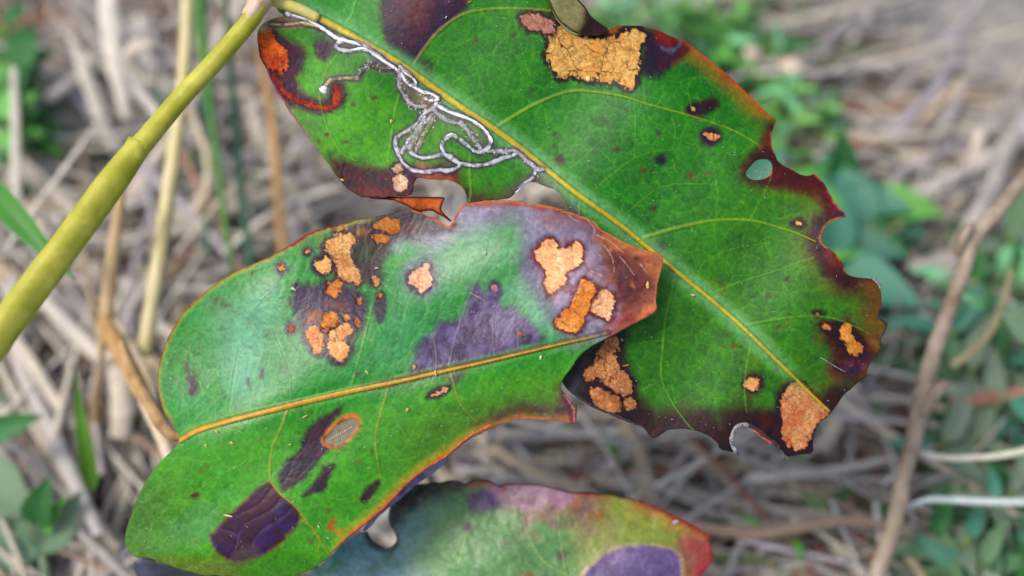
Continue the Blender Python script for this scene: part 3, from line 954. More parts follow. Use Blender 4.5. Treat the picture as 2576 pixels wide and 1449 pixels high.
# little white scar blob, curled rims and the dried flap of the upper leaf
on_leaf_tube('tunnel_blister', A1([(452, 545), (462, 528), (470, 512)]), 11, D1, M_mine[0], root1, seed=4, flat=.45)
on_leaf_tube('tunnel_blister', A1([(236, 86), (248, 80), (262, 88)]), 8, D1, M_mine[0], root1, seed=5, flat=.6)
on_leaf_tube('tunnel_blister', A2([(556, 462), (568, 462), (582, 466)]), 8, D1, mat_plain('pale_blister', S(232, 222, 160), S(206, 186, 110), .4, 1500), root1, seed=6, flat=.6, lift=.0001)


def flap(name, outline, depth, paint, root, mats, step=3.0, seed=90, rough=2.0, label=None, thick=.0003):
    L = Leaf(outline, [], depth, step, seed, rough, 6)
    paint(L)
    L.names[0] = (name, label)
    L.build(root, mats, thick)


def p_flap(L):
    L.col[:] = S(206, 100, 44)
    n = fbm(L.U, L.V, 22, 3, 4)
    L.mix(S(110, 40, 26), np.clip(n, 0, 1) * 1.1)
    L.mix(S(206, 110, 52), np.clip(-n, 0, 1) * .8)
    L.mix(S(60, 20, 28), sstep(8, 1, -L.sd))
    L.h += .00012 * n


flap('dried_flap', A1([(690, 1160), (840, 1160), (1000, 1157), (1120, 1162), (1182, 1160), (1158, 1200), (1150, 1238), (1180, 1268), (1218, 1302), (1205, 1308), (1150, 1270), (1110, 1248), (1078, 1240), (1030, 1252), (985, 1238), (930, 1200), (850, 1178), (760, 1172)]),
     lambda u, v: D1(u, v) + .0004 + .000015 * (np.asarray(v) - 497) + .0004 * np.sin(np.asarray(u) / 14.), p_flap, root1, MATS1, 2.5, 91)


def p_fold(L):
    L.col[:] = S(150, 146, 96)
    n = fbm(L.U, L.V, 30, 3, 4)
    L.mix(S(176, 168, 120), np.clip(n, 0, 1) * .8)
    L.mix(S(112, 112, 62), np.clip(-n, 0, 1) * .9)
    L.mix(S(46, 20, 26), sstep(1475, 1505, L.U + .5 * L.V + 14 * n))
    L.mix(S(60, 34, 30), sstep(7, 2, -L.sd))


flap('curled_edge', [(1350, -60), (1375, -10), (1386, 18), (1398, 44), (1420, 66), (1448, 84), (1478, 92), (1510, 90), (1535, 74), (1508, 58), (1486, 40), (1470, 14), (1450, -8), (1430, -60)],
     lambda u, v: D1(u, v) - .0008 - .0012 * np.clip((1490 - np.asarray(u)) / 90, 0, 1), p_fold, root1, MATS1, 2.5, 92, 1.5)
M_silver = mat_plain('dry_curled_rim', S(176, 176, 184), S(70, 62, 66), .5, 1500, bump=.00008)
M_orange = mat_plain('dry_orange_rim', S(206, 108, 50), S(150, 64, 34), .6, 1500, bump=.00008)
M_darkrim = mat_plain('dark_curled_rim', S(44, 34, 40), S(74, 54, 60), .5, 1500, bump=.00008)
on_leaf_tube('curled_rim', [(1884, 1070), (1866, 1067), (1850, 1078), (1841, 1098), (1842, 1120), (1852, 1138)], 5.5, D1, M_silver, root1, seed=8, lift=.0003)
on_leaf_tube('curled_rim', [(1880, 1068), (1905, 1080), (1930, 1102), (1962, 1126)], 6.0, D1, M_darkrim, root1, seed=9, lift=.0003)
on_leaf_tube('curled_rim', [(1896, 1082), (1918, 1100), (1945, 1118)], 2.6, D1, M_orange, root1, seed=10, lift=.0003)
on_leaf_tube('curled_rim', [(2186, 700), (2200, 703), (2212, 716), (2216, 726)], 3.2, D1, M_silver, root1, seed=12, lift=.0002)
on_leaf_tube('curled_rim', [(2210, 800), (2226, 812), (2226, 828), (2214, 850), (2216, 872)], 2.6, D1, M_darkrim, root1, seed=13, lift=.0002)
on_leaf_tube('curled_rim', [(1425, 972), (1450, 996), (1500, 1026), (1560, 1050), (1615, 1072)], 3.0, D1, M_darkrim, root1, seed=14, lift=.0001)
on_leaf_tube('torn_thread', [(1855, 1136), (1857, 1146)], 1.5, D1, M_darkrim, root1, seed=14)
on_leaf_tube('torn_thread', [(1975, 1148), (1971, 1160)], 1.6, D1, M_darkrim, root1, seed=15)
on_leaf_tube('torn_thread', A2([(1640, 992), (1600, 1000), (1560, 1010), (1515, 1030)]), .8, D1, M_silver, root1, seed=16, wob=.1)
on_leaf_tube('torn_thread', A2([(1655, 1000), (1610, 1022), (1570, 1050)]), .6, D1, M_silver, root1, seed=17, wob=.1)
on_leaf_tube('torn_thread', A3([(970, 960), (1020, 990), (1060, 1015), (1090, 1030)]), 1.1, D1, M_silver, root1, seed=18, lift=.0002)

# ------------------------------------------------------------------ lower left leaf
MID2 = [(452, 1108), (489, 1085), (530, 1071), (600, 1052), (669, 1035), (780, 1008), (885, 983), (1000, 960), (1098, 937), (1200, 915), (1269, 899), (1400, 868), (1482, 850), (1530, 838)]


def D2(u, v):
    u, v = np.asarray(u, float), np.asarray(v, float)
    s = -((v - 1104) * .974 + (u - 457) * .236)          # above the midrib
    d = 0.2425 + 0.0042 * (np.clip(s, 0, 600) / 330) ** 1.2 + 0.0015 * (np.clip(-s, 0, 600) / 200) ** 1.3
    d = d + 0.0085 * np.clip((760 - u) / 440, 0, 2) ** 1.8
    d = d + 0.0004 * np.sin(u / 70 + v / 50) + 0.0006 * np.sin(u / 130 - v / 90 + 1)
    d = d - 0.0014 * np.exp(-((u - 1300) / 200) ** 2 - ((v - 680) / 120) ** 2)
    d = d + .0022 * np.clip((1370 - v) / -70, 0, 2) ** 2
    return d


out2 = ([(455, 1103), (432, 1062), (410, 1035), (398, 985), (396, 930), (412, 875), (440, 812), (480, 765), (540, 715), (610, 675), (690, 640), (740, 610), (790, 580), (825, 572), (860, 566), (900, 552), (940, 548), (975, 538), (1010, 531), (1032, 527)]
        + A4([(250, 152), (330, 178), (400, 212), (455, 245), (480, 250), (500, 225), (530, 160), (570, 120), (640, 106), (720, 98), (830, 98), (940, 115), (1050, 130), (1150, 152), (1250, 185), (1330, 215), (1365, 262), (1420, 290), (1500, 340), (1600, 380), (1700, 400), (1736, 418),
              (1732, 470), (1722, 520), (1708, 570), (1696, 640), (1690, 690), (1706, 738), (1660, 775), (1600, 802), (1520, 845), (1450, 882), (1380, 920), (1320, 948), (1270, 985), (1225, 1030), (1190, 1090), (1140, 1152), (1128, 1200), (1160, 1240), (1200, 1290), (1235, 1300), (1222, 1412),
              (1150, 1400), (1000, 1385), (880, 1388), (780, 1410), (720, 1440)])
        + [(1180, 1105), (1130, 1147), (1085, 1172), (1029, 1215), (975, 1273), (940, 1305), (899, 1334), (849, 1377), (813, 1413), (775, 1438), (735, 1452), (690, 1462), (620, 1455), (583, 1449), (532, 1447), (511, 1448), (470, 1436), (428, 1424), (400, 1412), (374, 1404), (350, 1404), (330, 1396), (317, 1376),
           (313, 1350), (320, 1323), (345, 1251), (381, 1187), (410, 1154), (440, 1128)])
L2 = Leaf(out2, [], D2, step=2.5, seed=41, rough_amp=2.0, rough_step=6)
U, V = L2.U, L2.V
s2 = -((V - 1104) * .974 + (U - 457) * .236)
edge = -L2.sd
L2.col[:] = S(50, 140, 46)
L2.mix(S(74, 156, 36), sstep(10, -60, s2))
n1, n2 = fbm(U, V, 90, 301, 4), fbm(U, V, 45, 302, 4)
L2.mix(S(74, 156, 104), sstep(0, 90, s2) * np.clip(.5 + .8 * n1, 0, 1) * .7)  # bluish sky sheen of the upper half, mixed into the pigment
L2.mix(S(40, 140, 50), sstep(560, 430, U + 40 * n2) * sstep(0, 40, s2) * .7)
L2.stain([(590, 1000), (560, 880), (580, 780), (640, 730), (700, 720), (690, 800), (650, 900), (640, 1010)], S(112, 184, 156), 28, .75, 10)  # brighter patch of the same sky sheen, painted as pale teal
L2.mix(S(36, 116, 38), np.clip(-n2, 0, 1) * .5)
L2.mix(S(96, 166, 60), np.clip(n2, 0, 1) * .25 * sstep(0, -60, s2))
L2.mix(S(84, 112, 66), sstep(560, 340, U) * sstep(-40, -120, s2) * .65)
L2.mix(S(120, 132, 56), sstep(1380, 1430, V) * sstep(640, 560, U) * .8)
L2.stain(A6([(430, 1000), (560, 920), (700, 960), (740, 1010), (620, 1150), (560, 1230), (330, 1230), (300, 1120)]), S(84, 146, 88), 9, .55, 8)
L2.stain(A6([(620, 830), (760, 830), (860, 860), (840, 930), (740, 940), (640, 900)]), S(70, 150, 76), 9, .4, 8)
L2.mix(S(86, 118, 44), sstep(900, 1100, U) * sstep(-40, -120, s2) * .6)
wx, wy = U + 8 * fbm(U, V, 40, 321), V + 8 * fbm(U, V, 40, 322)
for sc_, am, rel in ((44, 0.26, 0.00006), (16, 0.18, 0.00004)):
    f1, e, idd = voronoi(wx + .5 * wy, wy * .8, sc_, 160 + sc_)
    L2.mix(S(110, 180, 100), sstep(0.10, 0.0, e) * am)
    L2.h += rel * (np.sqrt(np.clip(e, 0, .5)) - .4)
    L2.col *= (1 + 0.10 * (idd - 0.5))[..., None]
# fine lengthwise creases in the upper half
cre = fbm(U + .25 * V, V * .22, 13, 333, 3)
L2.h += 0.00002 * cre * sstep(0, 60, s2)
L2.col *= (1 + .05 * cre * sstep(0, 60, s2))[..., None]
# lilac faded upper right
LIL, LIL2 = S(158, 148, 184), S(128, 112, 150)
up = A4([(130, 120), (480, 60), (1000, 60), (1400, 180), (1800, 380), (1750, 800), (1400, 920), (1150, 925), (1110, 860), (1040, 760), (960, 620), (895, 470), (880, 330), (900, 240), (840, 190), (700, 262), (560, 300), (470, 370), (380, 400), (250, 330), (140, 370), (60, 330)])
L2.stain(up, LIL, 22, .92, 16, 40, rgb2=LIL2)
L2.stain(A4([(420, 380), (560, 300), (700, 270), (860, 320), (870, 420), (700, 520), (560, 600), (440, 600), (390, 480)]), S(112, 172, 128), 26, .65, 14)
L2.stain(A4([(560, 600), (700, 520), (860, 330), (900, 330), (700, 470), (680, 560)]), S(76, 160, 96), 14, .6)
L2.stain(A4([(790, 620), (900, 560), (1000, 700), (1110, 860), (1100, 920), (1040, 870), (940, 760), (860, 700)]), S(110, 176, 140), 18, .8, 10)
L2.stain(A4([(200, 600), (190, 500), (260, 440), (400, 430), (420, 520), (400, 640), (300, 680)]), S(116, 118, 146), 16, .8, 9)
L2.stain(A4([(900, 360), (1000, 300), (1080, 330), (980, 470), (1010, 600), (1080, 680), (1100, 800), (1060, 800), (960, 640), (900, 500)]), S(96, 92, 124), 14, .7)
# orange brown dry end
L2.stain(A4([(1270, 190), (1380, 240), (1800, 380), (1760, 800), (1500, 900), (1380, 900), (1440, 820), (1480, 700), (1400, 600), (1360, 450), (1330, 330)]), S(150, 86, 58), 16, .95, 14, rgb2=S(112, 58, 52))
L2.stain(A4([(1380, 380), (1480, 360), (1600, 470), (1640, 600), (1560, 720), (1480, 690), (1430, 560)]), S(84, 42, 50), 20, .9, 18, rgb2=S(108, 60, 60))
L2.stain(A4([(1350, 260), (1500, 320), (1740, 400), (1740, 560), (1690, 560), (1640, 450), (1500, 400), (1400, 370)]), S(184, 108, 62), 12, .85, 12, rgb2=S(160, 84, 50))
L2.stain(A4([(1590, 750), (1680, 690), (1712, 740), (1600, 810)]), S(226, 124, 62), 8, .9, 6)
L2.stain(A4([(1400, 780), (1560, 740), (1590, 790), (1470, 870), (1400, 880)]), S(164, 72, 60), 12, .8, 9)
L2.stain(A4([(1560, 425), (1600, 430), (1600, 450), (1565, 455)]), S(54, 30, 40), 4, .8, 6)
L2.stain(A4([(560, 110), (700, 96), (1050, 110), (1280, 170), (1340, 230), (1270, 230), (1000, 140), (760, 126), (600, 140)]), S(150, 72, 48), 4, .9, 5)
L2.stain(A4([(1000, 180), (1100, 170), (1180, 210), (1120, 250), (1020, 240)]), S(166, 128, 124), 12, .7, 8)
L2.stain(A4([(1000, 60), (1150, 100), (1330, 200), (1350, 300), (1200, 290), (1000, 240)]), S(120, 78, 90), 16, .5, 12)
# dark band of the top edge
L2.stain(A5([(1235, 225), (1400, 190), (1560, 150), (1680, 130), (1850, 160), (2000, 230), (1900, 300), (1811, 300), (1700, 330), (1640, 310), (1570, 380), (1470, 350), (1380, 380), (1330, 330), (1240, 300)]), S(50, 20, 42), 10, 1, 12, rgb2=S(82, 38, 50))
L2.stain(A5([(1120, 270), (1180, 290), (1180, 350), (1130, 320)]), S(110, 130, 50), 7, .6)
L2.stain(A5([(1070, 300), (1180, 360), (1180, 420), (1120, 440), (1060, 420)]), S(92, 110, 84), 10, .6)
L2.stain(A5([(1330, 370), (1440, 345), (1500, 360), (1600, 400), (1540, 440), (1520, 500), (1540, 580), (1450, 600), (1400, 540), (1360, 470)]), S(48, 24, 46), 8, .95, 9, rgb2=S(70, 30, 44))
L2.stain(A5([(1380, 380), (1470, 390), (1480, 440), (1400, 440)]), S(60, 90, 40), 14, .7)
L2.stain(A5([(1320, 270), (1440, 250), (1480, 280), (1400, 310), (1340, 330)]), S(140, 100, 50), 5, .8)
L2.stain(A5([(1030, 590), (1150, 590), (1200, 560), (1330, 590), (1430, 650), (1450, 700), (1430, 850), (1360, 900), (1362, 980), (1300, 1078), (1230, 1055), (1190, 1005), (1150, 1018), (1088, 980), (1048, 880), (1030, 790), (985, 690)]), S(54, 30, 74), 9, 1, 7, rgb2=S(60, 16, 42))
L2.stain(A5([(1180, 690), (1270, 680), (1330, 700), (1340, 780), (1250, 730), (1190, 740)]), S(118, 40, 52), 9, .8)
L2.stain(A5([(1040, 600), (1100, 590), (1180, 640), (1170, 720), (1080, 730), (1020, 700)]), S(86, 74, 104), 12, .7)
for e_, c in (((932, 490, 32, 40), (74, 36, 66)), ((1175, 475, 74, 66), (60, 40, 70)), ((1088, 398, 26, 24), (96, 74, 84)), ((990, 850, 27, 40), (66, 30, 48)), ((1515, 725, 42, 98), (52, 34, 66)), ((1020, 612, 26, 36), (50, 24, 56)),
              ((982, 683, 12, 14), (80, 40, 66)), ((940, 1082, 18, 16), (70, 90, 70)), ((1382, 1120, 12, 11), (80, 60, 70)), ((590, 1240, 14, 14), (60, 100, 80)), ((545, 682, 18, 14), (90, 70, 40)), ((608, 712, 20, 18), (70, 70, 56)), ((850, 890, 12, 20), (50, 100, 60)), ((760, 522, 14, 10), (80, 80, 40))):
    L2.stain(A5(ell(*e_)), S(*c), 4 if e_[2] > 20 else 6, .93, 3, 9)
L2.stain(A5([(370, 1045), (385, 1045), (395, 1115), (410, 1130), (432, 1108), (455, 1180), (440, 1248), (390, 1242), (368, 1150)]), S(70, 44, 58), 5, .95)
L2.stain(A5(ell(820, 1118, 14, 28)), S(64, 56, 72), 5, .9)
L2.stain(A5(ell(740, 1166, 16, 24)), S(64, 44, 62), 4, .9)
L2.stain(A5([(430, 640), (640, 650), (700, 760), (600, 850), (470, 820)]), S(96, 120, 96), 30, .3, 14)
BR, BR2 = S(240, 170, 94), S(206, 128, 62)
OR, OR2 = S(216, 132, 54), S(170, 88, 34)
RIM = S(58, 20, 34)
L2.dead(A5([(1255, 240), (1320, 236), (1330, 275), (1300, 300), (1258, 290)]), S(216, 150, 106), S(190, 116, 76), 4, RIM, cell=9, crack=.2)
L2.dead(A5([(1190, 340), (1250, 295), (1350, 290), (1368, 320), (1362, 350), (1332, 380), (1350, 440), (1372, 500), (1412, 550), (1380, 596), (1345, 572), (1300, 572), (1252, 530), (1262, 490), (1220, 420), (1184, 370)]), S(232, 172, 96), S(206, 134, 66), 4.5, S(78, 40, 34), cell=14, crack=.28, bumps=1.2, big=32)
L2.dead(A5([(1125, 462), (1168, 452), (1195, 418), (1220, 432), (1238, 492), (1190, 532), (1148, 508)]), S(246, 184, 102), S(228, 156, 74), 4.5, S(34, 14, 36), cell=12, crack=.08)
L2.dead(A5([(1200, 592), (1240, 568), (1296, 572), (1290, 622), (1252, 676), (1215, 662), (1190, 622)]), OR, S(190, 104, 44), 4.5, S(40, 18, 38), cell=11, crack=.2)
L2.dead(A5(ell(933, 496, 18, 19)), S(240, 170, 70), OR, 3.5, S(44, 18, 30), cell=9, crack=.05, warp=1.5)
L2.dead(A5(ell(1086, 398, 12, 12)), S(236, 160, 90), OR, 3, S(60, 30, 40), cell=9, crack=.05, warp=1.5)
L2.dead(A5(ell(1488, 566, 17, 34, -30)), S(222, 150, 74), OR2, 3.5, S(40, 24, 40), cell=9, crack=.1, warp=2)
L2.dead(A5(ell(990, 850, 18, 24)), S(190, 104, 60), S(150, 74, 46), 3, S(44, 18, 34), cell=9, crack=.15, warp=2)
L2.dead(A5(ell(1393, 688, 15, 20)), S(232, 150, 70), OR2, 2.5, S(40, 20, 38), cell=9, crack=.05, warp=2)
L2.dead(A5(ell(1380, 815, 16, 26, -20)), S(236, 160, 84), OR2, 2.5, S(40, 20, 38), cell=9, crack=.05, warp=2)
L2.dead(A5([(1296, 780), (1325, 765), (1335, 800), (1305, 810)]), S(236, 170, 110), OR, 2.5, S(60, 26, 40), cell=9, crack=.05, warp=2)
L2.dead(A5(ell(1518, 656, 10, 11)), S(220, 110, 50), OR2, 2.5, S(40, 20, 38), cell=9, crack=.05, warp=1)
L2.stain(A5([(1085, 745), (1180, 740), (1175, 850), (1100, 850), (1068, 870)]), S(150, 74, 44), 4, .9)
L2.dead(A5([(1070, 870), (1108, 838), (1150, 838), (1182, 880), (1192, 940), (1170, 992), (1132, 1002), (1100, 940)]), BR, S(202, 118, 66), 5, S(52, 20, 46), cell=12, crack=.18, bumps=1.2)
L2.dead(A5([(1180, 772), (1240, 744), (1268, 778), (1278, 830), (1240, 870), (1202, 882), (1165, 835)]), OR, OR2, 3.5, S(84, 34, 34), cell=10, crack=.35, bumps=1.2)
L2.dead(A5([(1200, 890), (1262, 842), (1290, 820), (1342, 830), (1352, 870), (1312, 892), (1300, 930), (1332, 960), (1312, 1042), (1262, 1046), (1222, 1000)]), S(246, 176, 102), S(214, 130, 66), 5, S(50, 20, 46), cell=13, crack=.22, bumps=1.3)
L2.dead(A4([(60, 212), (110, 190), (185, 208), (182, 262), (150, 300), (108, 290), (40, 268), (15, 240)]), S(206, 130, 44), S(160, 84, 30), 4.5, S(46, 20, 34), cell=12, crack=.3, bumps=1.3)
L2.dead(A4([(20, 290), (72, 284), (126, 318), (112, 350), (70, 358), (20, 328)]), S(206, 128, 42), S(156, 80, 30), 4.5, S(46, 20, 34), cell=11, crack=.25, bumps=1.2)
L2.dead(A4([(235, 550), (268, 512), (310, 492), (332, 462), (356, 480), (350, 520), (375, 552), (370, 602), (332, 622), (302, 642), (280, 612), (240, 592)]), S(248, 190, 132), S(222, 146, 94), 6, S(66, 48, 84), cell=11, crack=.15, bumps=1.2)
L2.stain(A4([(700, 590), (740, 568), (775, 590), (778, 650), (740, 680), (710, 650)]), S(64, 50, 84), 5, .9, 4)
L2.dead(A4(ell(741, 612, 16, 28)), S(230, 146, 92), S(190, 104, 70), 3.5, S(58, 38, 66), cell=9, crack=.1, warp=2)
# lilac patch against the midrib
L2.stain(A4([(225, 1140), (262, 1050), (290, 915), (378, 885), (400, 790), (560, 795), (590, 680), (610, 580), (650, 590), (690, 640), (735, 600), (790, 640), (780, 715), (870, 720), (930, 795), (1000, 855), (1060, 925), (900, 980), (600, 1060), (400, 1120)]), S(102, 84, 134), 9, .95, 9, rgb2=S(76, 48, 98))
L2.stain(A4([(600, 800), (700, 780), (800, 950), (740, 990), (600, 900)]), S(74, 46, 84), 20, .6, 14)
L2.stain(A4([(1080, 315), (1300, 330), (1340, 560), (1480, 620), (1470, 820), (1380, 830), (1290, 780), (1250, 880), (1100, 850), (1170, 700), (1060, 680), (970, 480), (960, 390)]), S(146, 78, 84), 10, .75, 9, rgb2=S(176, 150, 176))
L2.dead(A4([(1080, 315), (1108, 345), (1112, 378), (1180, 372), (1232, 330), (1260, 380), (1268, 440), (1202, 502), (1150, 522), (1172, 570), (1100, 622), (1072, 656), (1030, 602), (1052, 522), (1000, 462), (972, 402), (1012, 372), (1032, 330)]), S(250, 192, 122), S(234, 158, 90), 4, S(140, 48, 44), cell=12, crack=.12, bumps=1.2)
L2.dead(A4([(1340, 640), (1380, 612), (1440, 642), (1452, 722), (1420, 806), (1390, 792), (1310, 752), (1298, 692)]), S(248, 192, 124), S(228, 150, 90), 4, S(120, 50, 54), cell=12, crack=.12, bumps=1.2)
L2.dead(A4([(1240, 570), (1270, 556), (1320, 580), (1346, 620), (1330, 662), (1302, 672), (1290, 762), (1252, 850), (1222, 886), (1180, 872), (1110, 842), (1104, 810), (1140, 750), (1190, 722), (1222, 640)]), S(238, 156, 66), S(214, 116, 38), 4, S(120, 48, 34), cell=19, crack=.28, bumps=1.8, big=34)
# lower half
PUR, PUR2 = S(72, 20, 58), S(54, 26, 66)
L2.stain(A6([(1560, 240), (1500, 262), (1430, 322), (1330, 372), (1252, 470), (1232, 580), (1130, 650), (1090, 720), (1080, 800), (1120, 872), (1200, 812), (1282, 760), (1350, 680), (1400, 600), (1480, 545), (1390, 525), (1400, 460), (1470, 380), (1520, 300)]), PUR, 4, .95, 5, rgb2=PUR2)
L2.stain(A6([(1480, 660), (1420, 660), (1362, 752), (1252, 892), (1262, 904), (1330, 862), (1380, 880), (1430, 830), (1440, 760), (1498, 690)]), PUR, 4, .95, 4, rgb2=S(58, 24, 60))
L2.stain(A6([(1782, 762), (1802, 800), (1760, 872), (1700, 942), (1660, 932), (1658, 890), (1700, 830)]), S(74, 34, 54), 3.5, .95, 3)
L2.stain(A6([(1020, 770), (1065, 830), (1115, 890), (1205, 950), (1250, 1030), (1235, 1095), (1150, 1180), (1050, 1270), (970, 1310), (850, 1355), (740, 1350), (635, 1275), (592, 1180), (655, 1108), (735, 1028), (825, 938), (918, 858)]), S(150, 92, 40), 3, .7, 3)
L2.stain(A6([(1018, 784), (1058, 835), (1108, 894), (1198, 955), (1238, 1030), (1226, 1090), (1145, 1168), (1046, 1258), (970, 1300), (900, 1330), (850, 1345), (742, 1340), (642, 1270), (602, 1180), (662, 1112), (742, 1032), (832, 942), (922, 862)]), S(62, 40, 94), 4, .98, 4, rgb2=S(62, 16, 52))
L2.stain(A6([(950, 870), (1050, 860), (1100, 920), (900, 1020), (800, 1020)]), S(90, 20, 40), 14, .6)
for q in ([(1040, 840), (960, 950), (840, 1010), (740, 1040)], [(1110, 900), (1040, 990), (900, 1060), (820, 1110), (800, 1230)], [(1200, 960), (1110, 1050), (960, 1130), (900, 1240)], [(680, 1120), (790, 1150), (810, 1210), (750, 1330)]):
    D, T = line_dist(U, V, A6(q), 30)
    L2.mix(S(120, 84, 110), .35 * sstep(4, 1, D))
    L2.h += -0.00007 * sstep(9, 0, D)
L2.stain(A6([(800, 1240), (930, 1235), (960, 1330), (800, 1370), (760, 1330)]), S(96, 88, 92), 9, .75, 5)
L2.stain(A6(ell(500, 882, 32, 22, -30)), S(96, 34, 44), 3.5, .95)
L2.stain(A6([(1440, 1060), (1490, 1040), (1480, 1130), (1430, 1140)]), S(196, 84, 34), 6, .9, 5)
L2.stain(A6([(1500, 1120), (1560, 1130), (1530, 1180), (1490, 1160)]), S(206, 130, 34), 6, .8, 5)
for x, y, r_ in ((590, 680, 16), (545, 720, 14), (1310, 300, 12), (975, 490, 12), (870, 690, 10), (1435, 990, 18), (1640, 655, 18), (1740, 580, 14), (1315, 1205, 22), (640, 1040, 10), (510, 1215, 12), (1500, 1660, 8)):
    L2.spot(*A6([(x, y)])[0], r_ * .36, r_ * .3, S(100, 84, 50), 4, a=.7)
# window eaten through the upper skin
L2.stain(A6([(1390, 530), (1395, 460), (1460, 385), (1550, 325), (1625, 308), (1668, 345), (1660, 410), (1600, 490), (1540, 545), (1480, 565), (1420, 545)]), S(226, 128, 48), 2.5, 1, 2.5, 8, rgb2=S(150, 66, 34))
win = L2.reg(A6([(1402, 516), (1420, 470), (1480, 405), (1560, 352), (1622, 340), (1648, 362), (1640, 408), (1590, 476), (1524, 532), (1480, 545), (1450, 522)]), 1.5, 8)
L2.mix(S(128, 122, 104), sstep(1.2, -1.2, win))
L2.mix(S(150, 142, 122), sstep(1.2, -1.2, win) * np.clip(fbm(U, V, 25, 5) + .2, 0, 1))
L2.h -= .0002 * sstep(2, -2, win)
L2.names[max(L2.names) + 1] = ('papery_window', 'grey papery window with an orange rim')
L2.lab[win < 0] = max(L2.names)
L2.stain(A4([(330, 1262), (345, 1225), (400, 1195), (470, 1172), (482, 1200), (440, 1252), (370, 1272)]), S(62, 36, 56), 3, .95, 3)
L2.dead(A4([(365, 1240), (400, 1230), (440, 1205), (468, 1192), (472, 1206), (430, 1235), (385, 1252)]), S(238, 176, 108), S(216, 136, 70), 2.5, S(50, 24, 40), cell=9, crack=.05, warp=1.5)
L2.stain(A4([(420, 1135), (500, 1110), (600, 1088), (545, 1150), (492, 1192), (478, 1160)]), S(84, 52, 74), 7, .8)
L2.stain(A4([(570, 1449), (760, 1340), (880, 1290), (1000, 1290), (1100, 1300), (1130, 1180), (1180, 1160), (1260, 1290), (1240, 1420), (1150, 1390), (880, 1372), (740, 1420)]), S(96, 46, 48), 16, .9, 12, rgb2=S(80, 50, 66))
L2.stain(A4([(700, 1449), (790, 1385), (880, 1362), (1000, 1362), (1100, 1375), (1180, 1340), (1240, 1350), (1240, 1425), (1000, 1400), (860, 1400), (760, 1440)]), S(196, 112, 62), 7, .9, 6, rgb2=S(168, 96, 74))
L2.stain(A4([(1120, 1180), (1150, 1170), (1200, 1280), (1220, 1420), (1185, 1400), (1160, 1290)]), S(84, 48, 62), 7, .9, 6)
L2.stain([(1240, 1060), (1180, 1096), (1120, 1140), (1060, 1182), (1060, 1200), (1130, 1160), (1250, 1080)], S(150, 66, 60), 14, .85, 8)
# margins: yellow then red
lowm = sstep(-60, -100, s2) * sstep(820, 880, U) * sstep(1260, 1180, U)
L2.mix(S(170, 160, 18), lowm * sstep(34, 8, edge) * .8)
L2.mix(S(206, 92, 30), lowm * sstep(13, 5, edge + 9 * fbm(U, V, 25, 8)) * .85)
L2.mix(S(110, 50, 96), lowm * sstep(5.5, 2, edge) * .8)
upm = sstep(20, 80, s2) * sstep(960, 900, U)
L2.mix(S(150, 160, 34), upm * sstep(15, 3, edge) * .7)
L2.mix(S(158, 84, 36), upm * sstep(5.5, 2, edge + 5 * L2.wu) * .7)
L2.mix(S(150, 34, 48), sstep(690, 720, U) * sstep(860, 830, U) * upm * sstep(8, 3, edge + 4 * L2.wu))
L2.mix(S(206, 124, 76), sstep(1400, 1450, U) * sstep(20, 60, s2) * sstep(6, 2.5, edge) * .8)
L2.mix(S(200, 120, 70), sstep(1060, 1100, U) * sstep(60, 120, s2) * sstep(4.5, 2, edge) * .7)
L2.mix(S(90, 130, 60), sstep(520, 420, U) * sstep(-40, -60, s2) * sstep(12, 4, edge) * .6)
OY = S(190, 156, 40)
veins2 = [(A6([(1150, 290), (1100, 430), (1035, 560), (1020, 770), (1060, 830), (1120, 898), (1200, 955), (1290, 1070), (1370, 1190), (1440, 1300)]), 2.8, 1.5, OY),
          (A6([(1862, 120), (1800, 300), (1755, 500), (1780, 640), (1800, 765)]), 2.4, 1.4, OY), (A4([(485, 1105), (520, 1260), (560, 1330), (640, 1400)]), 2.2, 1.4, S(176, 140, 60)),
          (A5([(1345, 1195), (1400, 1000), (1440, 850), (1470, 700), (1540, 570), (1680, 380)]), 2.2, 1.1, S(120, 160, 60)), (A5([(625, 1320), (660, 1100), (700, 900), (735, 780), (830, 660), (860, 640)]), 2.6, 1.2, S(110, 176, 110)),
          (A5([(985, 1270), (990, 1100), (930, 960), (850, 760), (850, 660)]), 1.6, 1.2, S(110, 170, 110)), (A5([(850, 660), (940, 760)]), 2.0, 1.2, S(150, 180, 60)), (A4([(475, 1070), (500, 930), (545, 800), (600, 640), (690, 460), (760, 380), (870, 310)]), 1.8, 1.0, S(128, 124, 132)),
          (A4([(400, 1110), (400, 980), (370, 850)]), 1.6, 1.0, S(128, 124, 132)), (A4([(740, 1000), (730, 850), (745, 700)]), 1.4, .9, S(124, 116, 136)), (A4([(880, 960), (880, 850)]), 1.3, .9, S(124, 116, 136)),
          (A5([(1560, 600), (1500, 560), (1650, 640), (1811, 720)]), 1.2, .8, S(110, 130, 100)), (A4([(250, 330), (330, 325), (420, 370), (480, 400)]), 1.3, .9, S(74, 84, 84)), (A4([(400, 545), (500, 560), (600, 600)]), 1.3, .9, S(120, 130, 90)),
          (A6([(440, 890), (560, 830), (700, 730), (860, 650)]), 1.6, 1.0, S(110, 176, 60)), (A6([(240, 1230), (400, 1130), (560, 1060), (690, 940)]), 1.2, .8, S(120, 170, 90)), (A6([(780, 110), (740, 310)]), 1.6, 1.6, S(100, 180, 120)),
          (A6([(900, 90), (915, 270)]), 1.0, 1.0, S(90, 170, 110)), (A6([(1040, 120), (1070, 250)]), 1.0, 1.0, S(90, 170, 110)), (A6([(1250, 1060), (1330, 1110), (1380, 1180), (1360, 1300)]), 2.0, 1.2, OY),
          (A4([(1080, 420), (1150, 430)]), 1, .8, S(180, 110, 70))]
